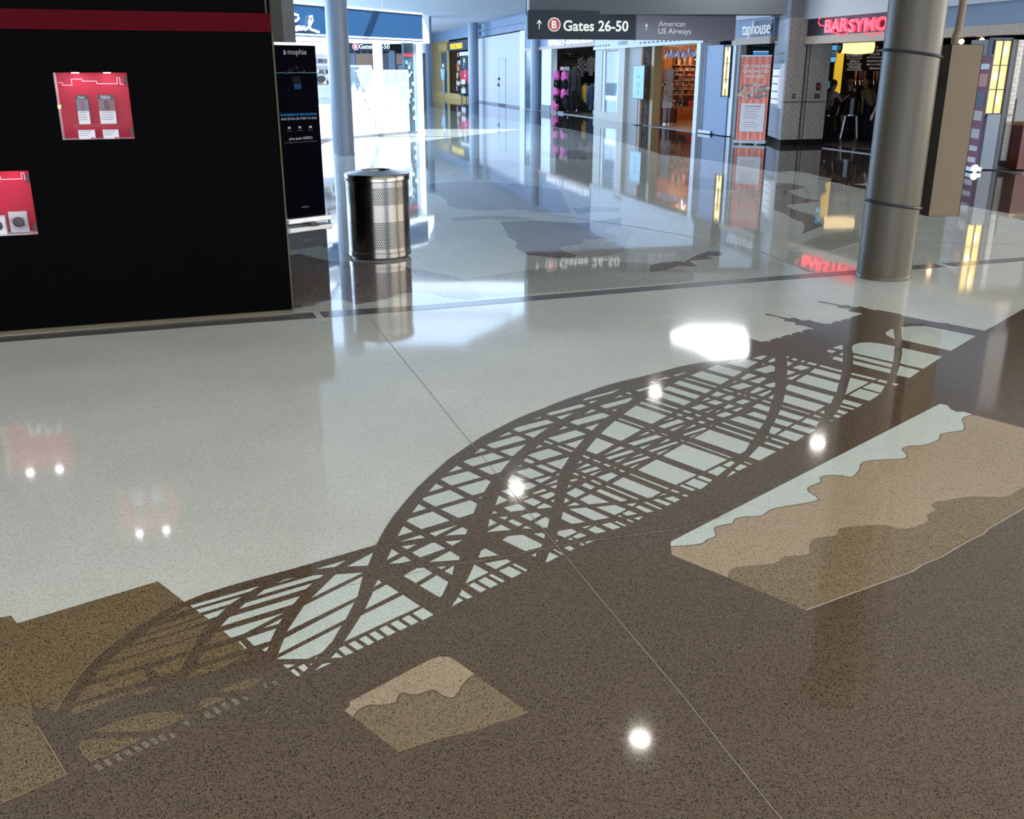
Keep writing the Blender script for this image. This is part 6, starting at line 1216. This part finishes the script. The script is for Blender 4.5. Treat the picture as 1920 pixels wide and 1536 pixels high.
MB().wbox(WK, SK(795), SK(806), zh0, zh1, -1.6, .02).build('end_panel', M_KW, kh)
MB().wbox(WK, SK(535), SK(796), zh1, zh1+.05, -1.6, .03).build('top_trim', M_KW, kh)
def strokes(pts): MB().tube([WK.P(500+x/3.84, y/3.84, .05) for x, y in pts], .028, 7).build('script_letter', M_KL, kh, True)
strokes([(185, 95), (205, 103), (225, 110), (232, 130), (215, 150), (195, 152)])
strokes([(232, 190), (214, 194), (204, 207), (214, 219), (230, 210), (236, 192), (238, 213), (250, 213)])
strokes([(250, 213), (258, 192), (270, 193), (267, 211), (280, 215)])
strokes([(280, 215), (308, 192), (331, 142), (326, 116), (313, 119), (306, 150), (308, 190), (318, 212), (345, 220), (376, 232)])
for (u_, lab) in ((716, 'white square post in the middle of the kiosk'), (793, 'slim white corner post at the right end of the kiosk')):
    w_ = 5 if u_ < 750 else 1.6; o_ = -.82 if u_ < 750 else -.05
    t = thing('kiosk_post', lab, 'post', WK.pt(SK(u_, 200, o_), 0, o_))
    MB().wbox(WK, SK(u_-w_, 200, o_), SK(u_+w_, 200, o_), .0, zh0, o_-.15, o_).build('shaft', M_KW, t)
    MB().wbox(WK, SK(u_-w_-1, 200, o_), SK(u_+w_+1, 200, o_), .0, .06, o_-.17, o_+.02).build('foot', M_KW, t)
zc_ = ZK(720, 196)
for k, (u0, u1, lab) in enumerate(((560, 640, 'white kiosk counter behind the black banner and the slim column'), (652, 702, 'left white counter under the glass cases of the kiosk'), (705, 768, 'right white counter under the glass cases of the kiosk'))):
    t = thing('kiosk_counter', lab, 'counter', WK.pt((SK(u0)+SK(u1))/2, 0, -.3))
    MB().wbox(WK, SK(u0), SK(u1), .08, zc_, -.7, -.05).build('body', M_KW, t, bevel=.01)
    MB().wbox(WK, SK(u0), SK(u1), .0, .08, -.66, -.1).build('kick', M_ALU, t)
    MB().wbox(WK, SK(u0)-.02, SK(u1)+.02, zc_, zc_+.04, -.72, -.02).build('top', M_KW, t)
    for j in range(2):
        d_ = MB().wbox(WK, SK(u0)+(SK(u1)-SK(u0))*(j+.03)/2, SK(u0)+(SK(u1)-SK(u0))*(j+.97)/2, .14, zc_-.06, -.05, -.035).build('door', M_KW, t)
        MB().wbox(WK, SK(u0)+(SK(u1)-SK(u0))*(j+.45)/2, SK(u0)+(SK(u1)-SK(u0))*(j+.55)/2, zc_-.12, zc_-.10, -.035, -.02).build('handle', M_ALU, d_)
for k, (u0, u1, v0, lab) in enumerate(((657, 701, 122, 'left glass display case with a white top on the kiosk counter'), (703, 769, 131, 'wide right glass display case with a white rim on the kiosk counter'))):
    z0, z1 = zc_+.041, ZK((u0+u1)/2, v0)
    s0, s1 = SK(u0), SK(u1)
    t = thing('glass_case', lab, 'display case', WK.pt((s0+s1)/2, z0, -.35))
    MB().wbox(WK, s0, s1, z1-.05, z1, -.68, -.06).build('top_frame', M_KW, t)
    MB().wbox(WK, s0, s1, z0, z0+.03, -.68, -.06).build('bottom_frame', M_KW, t)
    n_ = 2 if k == 0 else 4
    for j in range(n_+1):
        a_ = s0+(s1-s0)*j/n_
        MB().wbox(WK, a_-.008, a_+.008, z0+.03, z1-.05, -.07, -.055).build('glazing_bar', M_KW, t)
        if j < n_: MB().wbox(WK, a_+.01, s0+(s1-s0)*(j+1)/n_-.01, z0+.03, z1-.05, -.066, -.06).build('pane', M_KG, t)
    MB().wbox(WK, s0+.02, s1-.02, (z0+z1)/2, (z0+z1)/2+.012, -.6, -.12).build('glass_shelf', M_KG, t)
    for j in range(3 + 2*k):
        a_ = s0+(s1-s0)*(j+.5)/(3+2*k)
        b_ = thing('jewellery_bust', 'white jewellery bust, %s in the %s kiosk case' % (['first from the left', 'second from the left', 'third from the left', 'fourth from the left', 'rightmost'][j], 'left' if k == 0 else 'right'), 'jewellery bust', WK.pt(a_, z0+.03, -.35), 'jewellery busts in the kiosk cases')
        MB().lathe([(.09, .03), (.11, .10), (.14, .2), (.10, .28), (.05, .33), (.045, .42), (0, .43)], WK.pt(a_, z0, -.35), 14).build('bust', M_KW, b_, True)
        MB().tube([WK.pt(a_+.09*math.cos(x), z0+.24+.07*math.sin(x), -.235) for x in [math.pi+math.pi*i/8 for i in range(9)]], .007, 5).build('necklace', M_CHROME, b_)
dp = thing('dark_display_panel', 'tall dark accessory panel at the right end of the kiosk', 'display', WK.pt(SK(784), 0, -.2))
MB().wbox(WK, SK(771), SK(788), .05, zh0, -.3, -.22).build('panel', mat('deep_teal_panel', (.02, .05, .07), .3), dp)
MB().wbox(WK, SK(771), SK(787), ZK(780, 106), ZK(780, 100), -.22, -.2).build('red_strip', mat('bright_red', (.7, .05, .06), .4), dp)
MB().wbox(WK, SK(786.5), SK(789), .05, zh0, -.2, -.05).build('edge', M_KG, dp)
rnd = random.Random(21)
for k in range(24):
    a_ = SK(771)+(SK(786)-SK(771))*rnd.random(); z_ = ZK(780, rnd.uniform(112, 235))
    MB().wbox(WK, a_-.04, a_+.04, z_-.05, z_+.05, -.22, -.19).build('carded_item', mat('ci%d' % (k % 4), [(.3, .35, .4), (.6, .62, .65), (.1, .2, .25), (.05, .05, .06)][k % 4], .4, var=0), dp)
sv = thing('sunglass_wall', 'white shelving of colourful spectacle frames at the left of the kiosk', 'shelving', WK.pt(SK(585), 0, -1.4))
MB().wbox(WK, SK(552, 150, -1.3), SK(640, 150, -1.3), .0, zh0-.02, -1.5, -1.45).build('back_board', M_KW, sv)
for k in range(7): MB().wbox(WK, SK(552, 150, -1.3), SK(640, 150, -1.3), .5+.28*k, .52+.28*k, -1.45, -1.3).build('shelf_board', M_KW, sv)
for k in range(42):
    a_ = SK(552, 150, -1.3)+(SK(640, 150, -1.3)-SK(552, 150, -1.3))*((k % 14)+.5)/14; z_ = 1.40+.28*(k//14)
    MB().wbox(WK, a_-.045, a_+.045, z_, z_+.10, -1.40, -1.36).build('spectacle_card', mat('spc%d' % (k % 6), [(.05, .06, .1), (.1, .2, .3), (.4, .2, .1), (.7, .7, .72), (.12, .12, .12), (.3, .32, .38)][k % 6], .4, var=0), sv)
bgk = thing('handbag', 'small dark bag hanging at the left kiosk shelving', 'handbag', WK.P(602, 150, -1.0))
MB().ball(WK.P(602, 148, -1.0), .12, .06, .09, 12, 8).build('bag_body', M_DARK, bgk, True)
MB().tube([WK.P(602, 148, -1.0)+Vector((.09*math.cos(x), 0, .05+.14*math.sin(x))) for x in [math.pi*i/8 for i in range(9)]], .01, 6).build('strap', M_DARK, bgk)
# second gate sign and dark shop fronts far behind the kiosk
WG = Wall(AT(600, 200, 42), AT(800, 200, 42)); SG = lambda u, v=90: WG.s(u, v)
gs = thing('wayfinding_sign', 'smaller far gate sign seen through the kiosk', 'sign', WG.P(690, 97))
MB().wbox(WG, SG(640), SG(730), WG.z(690, 97), WG.z(690, 77), -.1, 0).build('panel', M_SGN, gs)
ds, dz = WG.uv(667, 87); disc(WG, ds, dz, .14, .01, M_SW, gs, 'ring'); disc(WG, ds, dz, .12, .015, M_SR, gs, 'concourse_disc')
text_on(WG, ds, dz, 'B', height=.15, mat_=M_SW, parent=gs, off=.02, extrude=0, bold=.03)
text_on(WG, WG.s(702, 87), WG.z(702, 87), 'Gates 26-50', height=.19, mat_=M_SW, parent=gs, off=.01, extrude=0, bold=.02)
for s_ in (SG(650), SG(720)): MB().wbox(WG, s_-.03, s_+.03, WG.z(690, 77), CZ, -.08, -.02).build('hanger', M_ALU, gs)
fr = struct(MB().box(AT(655, 200, 46).x, AT(800, 200, 46).x, 46, 46.2, 0, WG.z(690, 96)).build('wall_back', mat('far_shop_dark', (.035, .045, .06), .4))); fr['label'] = 'dark far shop front behind the kiosk'
WR = Wall(AT(655, 200, 46), AT(800, 200, 46))
for (u0, u1, v0, v1, c_) in ((669, 703, 101, 121, (.22, .12, .07)), (700, 711, 108, 150, (.05, .2, .5)), (660, 668, 100, 170, (.1, .12, .16)), (730, 742, 95, 140, (.12, .16, .22)), (745, 760, 102, 120, (.3, .14, .08)), (748, 770, 122, 160, (.15, .18, .24))):
    MB().wbox(WR, WR.s(u0, 150), WR.s(u1, 150), WR.z(700, v1), WR.z(700, v0), 0, .03).build('shop_panel', mat('fp%d' % u0, c_, .5), fr)
# ================================================================== bar guests and stools
def person(label, origin, joints, bones, mats_, hair=None, name='person'):
    """one continuous skinned body; bones: (a, b, material index); joints: name -> (x, y, z, radius)"""
    t = thing(name, label, 'person', origin)
    names = list(joints); me = bpy.data.meshes.new('body')
    me.from_pydata([joints[n][:3] for n in names], [(names.index(a), names.index(b)) for a, b, _ in bones], [])
    o = bpy.data.objects.new('tmp', me); COL.objects.link(o)
    sk = o.modifiers.new('skin', 'SKIN'); sk.use_smooth_shade = True
    lay = me.skin_vertices[0] if me.skin_vertices else None
    if lay is None:
        bm = bmesh.new(); bm.from_mesh(me); bm.verts.layers.skin.verify(); bm.to_mesh(me); bm.free(); lay = me.skin_vertices[0]
    for i, n in enumerate(names):
        r = joints[n][3]; rx, ry = (r if isinstance(r, tuple) else (r, r)); lay.data[i].radius = (rx, ry); lay.data[i].use_root = (i == 0)
    sb = o.modifiers.new('sub', 'SUBSURF'); sb.levels = 1; sb.render_levels = 1
    dg = bpy.context.evaluated_depsgraph_get(); dg.update()
    m2 = bpy.data.meshes.new_from_object(o.evaluated_get(dg)); bpy.data.objects.remove(o, do_unlink=True)
    m2.materials.clear()
    for mm in mats_: m2.materials.append(mm)
    seg = [(Vector(joints[a][:3]), Vector(joints[b][:3]), k) for a, b, k in bones]
    for p in m2.polygons:
        c = p.center; best = (9, 0)
        for a, b, k in seg:
            d = b-a; f = max(0, min(1, (c-a).dot(d)/max(d.length_squared, 1e-9))); q = (c-a-d*f).length
            if q < best[0]: best = (q, k)
        p.material_index = best[1]; p.use_smooth = True
    b_ = bpy.data.objects.new('body', m2); COL.objects.link(b_); b_.parent = t
    if hair:
        (hx, hy, hz), (rx, ry, rz), hm = hair
        MB().ball(Vector(origin)+Vector((hx, hy, hz)), rx, ry, rz, 14, 10).build('hair', hm, t, True)
    return t
M_SKIN = mat('skin', (.42, .25, .17), .5, var=.04); M_JEAN = mat('dark_denim', (.018, .024, .05), .8); M_TEE = mat('dark_blue_tee', (.02, .035, .06), .8)
M_BLK = mat('black_shirt', (.012, .011, .012), .8); M_BEI = mat('beige_top', (.34, .24, .13), .8); M_HAIRB = mat('brown_hair', (.05, .025, .012), .6); M_HAIRD = mat('blonde_hair', (.40, .25, .10), .6)
M_SHOE = mat('dark_shoe', (.02, .02, .022), .5); M_LIGHTS = mat('pale_shirt', (.38, .33, .3), .8); M_HAIRG = mat('short_greying_hair', (.16, .10, .07), .7)
def hand(J, B, nm, wrist, w, d, k, spread=(1, 0, 0)):
    """palm, four fingers and a thumb at the end of a forearm"""
    w = Vector(w); d = Vector(d).normalized(); sx = Vector(spread)
    p = w+d*.075; J[nm+'_palm'] = (*p, (.034, .018)); B.append((wrist, nm+'_palm', k))
    for i, (o_, l_) in enumerate(((-.03, .062), (-.01, .075), (.01, .07), (.03, .055))):
        a = p+sx*o_+d*.03; b = a+d*l_*.6; c = b+(d*.6+Vector((0, .3, -.3))).normalized()*l_*.5
        J['%s_f%da' % (nm, i)] = (*a, .011); J['%s_f%db' % (nm, i)] = (*b, .0095); J['%s_f%dc' % (nm, i)] = (*c, .008)
        B += [(nm+'_palm', '%s_f%da' % (nm, i), k), ('%s_f%da' % (nm, i), '%s_f%db' % (nm, i), k), ('%s_f%db' % (nm, i), '%s_f%dc' % (nm, i), k)]
    a = w+d*.04+sx*.04; b = a+(d+sx*.6).normalized()*.05
    J[nm+'_t1'] = (*a, .012); J[nm+'_t2'] = (*b, .010); B += [(nm+'_palm', nm+'_t1', k), (nm+'_t1', nm+'_t2', k)]
def seated(origin, yaw, label, top, hairm, lean=.06, seat=.62, bare=False, s=1.0, legs=((.14, .36, .60), (-.14, .36, .60)), feet=((.15, .30, .22), (-.15, .30, .22))):
    J = {}; B = []
    R3 = Matrix.Rotation(yaw, 3, 'Z')
    def j(n, x, y, z, r): v = R3 @ Vector((x*s, y*s, z)); J[n] = (v.x, v.y, v.z, r)
    j('pelvis', 0, 0, seat+.11, (.16, .12)); j('waist', 0, .02, seat+.26, (.15, .11)); j('chest', 0, .04+lean*.6, seat+.45, (.17, .115)); j('neckb', 0, .05+lean, seat+.60, (.07, .07)); j('neck', 0, .06+lean, seat+.66, .05); j('head', 0, .08+lean, seat+.76, (.078, .09)); j('crown', 0, .07+lean, seat+.86, (.06, .07))
    j('nose', 0, .18+lean, seat+.76, .018)
    B += [('pelvis', 'waist', 0), ('waist', 'chest', 0), ('chest', 'neckb', 0), ('neckb', 'neck', 1), ('neck', 'head', 1), ('head', 'crown', 1), ('head', 'nose', 1)]
    for sg, nm in ((1, 'r'), (-1, 'l')):
        j(nm+'sh', sg*.17, .05+lean, seat+.53, .065); j(nm+'el', sg*.25, .18+lean, seat+.34, .045); j(nm+'wr', sg*.16, .40+lean, seat+.44, .03)
        B += [('chest', nm+'sh', 0), (nm+'sh', nm+'el', 0), (nm+'el', nm+'wr', 1)]
        j(nm+'ear', sg*.085, .07+lean, seat+.76, .016); B.append(('head', nm+'ear', 1))
        w = Vector(J[nm+'wr'][:3]); e = Vector(J[nm+'el'][:3]); hand(J, B, nm+'h', nm+'wr', w, w-e, 1, R3 @ Vector((sg*-1, 0, 0)))
        kx, ky, kz = legs[0 if sg > 0 else 1]; fx, fy, fz = feet[0 if sg > 0 else 1]
        j(nm+'hip', sg*.09, .03, seat+.09, .085); j(nm+'kn', kx, ky, kz+.07, .062); j(nm+'an', fx, fy, fz, .042); j(nm+'to', fx, fy+.17, fz-.05, .036)
        B += [('pelvis', nm+'hip', 2), (nm+'hip', nm+'kn', 2), (nm+'kn', nm+'an', 1 if bare else 2), (nm+'an', nm+'to', 3)]
    hv = R3 @ Vector((0, .055+lean, seat+.825))
    return person(label, origin, J, B, [top, M_SKIN, M_JEAN, M_SHOE], ((hv.x, hv.y, hv.z), (.098, .108, .085), hairm))
def standing(origin, yaw, label, top, hairm, hgt=1.62, bend=0.0, pants=M_JEAN):
    J = {}; B = []; k = hgt/1.75; R3 = Matrix.Rotation(yaw, 3, 'Z')
    def j(n, x, y, z, r):
        if z > .95: y += bend*(z-.95); z -= bend*.25*(z-.95)
        v = R3 @ Vector((x*k, y*k, z*k)); J[n] = (v.x, v.y, v.z, tuple(c*k for c in r) if isinstance(r, tuple) else r*k)
    j('pelvis', 0, 0, .95, (.15, .11)); j('waist', 0, 0, 1.08, (.13, .10)); j('chest', 0, .01, 1.30, (.16, .11)); j('neckb', 0, .01, 1.44, (.07, .07)); j('neck', 0, .02, 1.50, .05); j('head', 0, .03, 1.61, (.075, .09)); j('crown', 0, .02, 1.70, (.055, .065)); j('nose', 0, .13, 1.61, .017)
    B += [('pelvis', 'waist', 0), ('waist', 'chest', 0), ('chest', 'neckb', 0), ('neckb', 'neck', 1), ('neck', 'head', 1), ('head', 'crown', 1), ('head', 'nose', 1)]
    for sg, nm in ((1, 'r'), (-1, 'l')):
        j(nm+'sh', sg*.17, 0, 1.40, .06); j(nm+'el', sg*.23, .0, 1.12, .042); j(nm+'wr', sg*.22, .10, .90, .028)
        B += [('chest', nm+'sh', 0), (nm+'sh', nm+'el', 0), (nm+'el', nm+'wr', 1)]
        j(nm+'ear', sg*.082, .02, 1.61, .015); B.append(('head', nm+'ear', 1))
        w = Vector(J[nm+'wr'][:3]); e = Vector(J[nm+'el'][:3]); hand(J, B, nm+'h', nm+'wr', w, w-e, 1, R3 @ Vector((0, 1, 0)))
        j(nm+'hip', sg*.09, 0, .90, .085); j(nm+'kn', sg*.10, .02, .50, .06); j(nm+'an', sg*.10, -.01, .09, .042); j(nm+'to', sg*.11, .15, .04, .036)
        B += [('pelvis', nm+'hip', 2), (nm+'hip', nm+'kn', 2), (nm+'kn', nm+'an', 2), (nm+'an', nm+'to', 3)]
    hy = .0; hz = 1.665
    yy = hy+bend*(hz-.95); zz = hz-bend*.25*(hz-.95); hv = R3 @ Vector((0, yy*k, zz*k))
    return person(label, origin, J, B, [top, M_SKIN, pants, M_SHOE], ((hv.x, hv.y, hv.z), (.095*k, .105*k, .10*k), hairm))
def stool(c, label, yaw=0.0, seat=.61):
    t = thing('bar_stool', label, 'bar stool', c, 'steel bar stools in the bar'); R3 = Matrix.Rotation(yaw, 3, 'Z'); c = Vector(c)
    g = lambda x, y, z: c+R3 @ Vector((x, y, z))
    M_ST = mat('stool_steel', (.22, .25, .29), .3, metal=.9)
    m = MB(); n = 20; rs = []
    pts = [(.17*math.copysign(abs(math.cos(a))**.6, math.cos(a)), .17*math.copysign(abs(math.sin(a))**.6, math.sin(a))) for a in [2*math.pi*i/n for i in range(n)]]
    m.prism([g(x, y, seat-.03) for x, y in pts], (0, 0, .03)).build('seat', M_ST, t)
    for sx in (-1, 1):
        for sy in (-1, 1):
            MB().hexa([g(sx*x+dx, sy*x+dy, z) for z, x, w in ((.0, .215, .016), (seat-.03, .145, .024)) for dx, dy in ((-w, -w), (w, -w), (w, w), (-w, w))]).build('leg', M_ST, t)
    for (a, b) in (((-1, -1), (1, -1)), ((1, -1), (1, 1)), ((1, 1), (-1, 1)), ((-1, 1), (-1, -1))):
        MB().tube([g(a[0]*.192, a[1]*.192, .22), g(b[0]*.192, b[1]*.192, .22)], .010, 6).build('footrest', M_ST, t)
    hb = .44
    MB().tube([g(-.155, -.15, seat), g(-.18, -.19, seat+.22), g(-.16, -.21, seat+.36), g(-.08, -.22, seat+hb-.01), g(0, -.222, seat+hb), g(.08, -.22, seat+hb-.01), g(.16, -.21, seat+.36), g(.18, -.19, seat+.22), g(.155, -.15, seat)], .013, 8).build('back_frame', M_ST, t, True)
    MB().hexa([g(-.05, -.155, seat), g(.05, -.155, seat), g(.05, -.16, seat), g(-.05, -.16, seat), g(-.05, -.218, seat+hb), g(.05, -.218, seat+hb), g(.05, -.223, seat+hb), g(-.05, -.223, seat+hb)]).build('back_slat', M_ST, t)
    return t
p1 = F(1590, 258.5); p1 = Vector((p1.x, p1.y, .005))
stool(p1, 'steel bar stool with an arched back under the seated man', -.25)
seated(p1+Vector((-.05, .05, 0)), -.25, 'man in a black shirt seated on a steel stool with his back turned', M_BLK, M_HAIRG, lean=.10)
p2 = F(1549, 259); p2 = Vector((p2.x, p2.y, .005))
stool(p2, 'steel bar stool at the left, partly hidden by the tiled pillar', .5)
seated(p2+Vector((-.02, .03, 0)), -1.2, 'guest in a pale shirt seated sideways with bare crossed shins', M_LIGHTS, M_HAIRB, lean=.04, bare=True, legs=((.05, .42, .58), (-.12, .36, .60)), feet=((.02, .55, .30), (-.1, .42, .18)))
p3 = F(1626, 262); standing(Vector((p3.x, p3.y, .005)), .3, 'blonde guest in a beige top leaning toward the bar', M_BEI, M_HAIRD, hgt=1.62, bend=.55)
p4_ = F(1646, 275.5); standing(Vector((p4_.x, p4_.y, .005)), .5, 'guest in a dark blue tee and jeans standing by the taupe column', M_TEE, M_HAIRB, hgt=1.50)
gl = thing('drinking_glass', 'small clear drinking glass on the bar beside the seated man', 'glass', W8_.pt(W8_.s(1602, 170, -1.1), zc8+.06, -1.1))
MB().lathe([(.03, .061), (.042, .20), (.039, .20), (.028, .07)], W8_.pt(W8_.s(1602, 170, -1.1), zc8, -1.1), 14).build('tumbler', glass('tumbler_glass', (.9, .9, .85), .35), gl, True)
MB().lathe([(0, .07), (.029, .07), (.036, .15), (0, .15)], W8_.pt(W8_.s(1602, 170, -1.1), zc8, -1.1), 14).build('drink', mat('pale_drink', (.7, .6, .4), .2), gl, True)
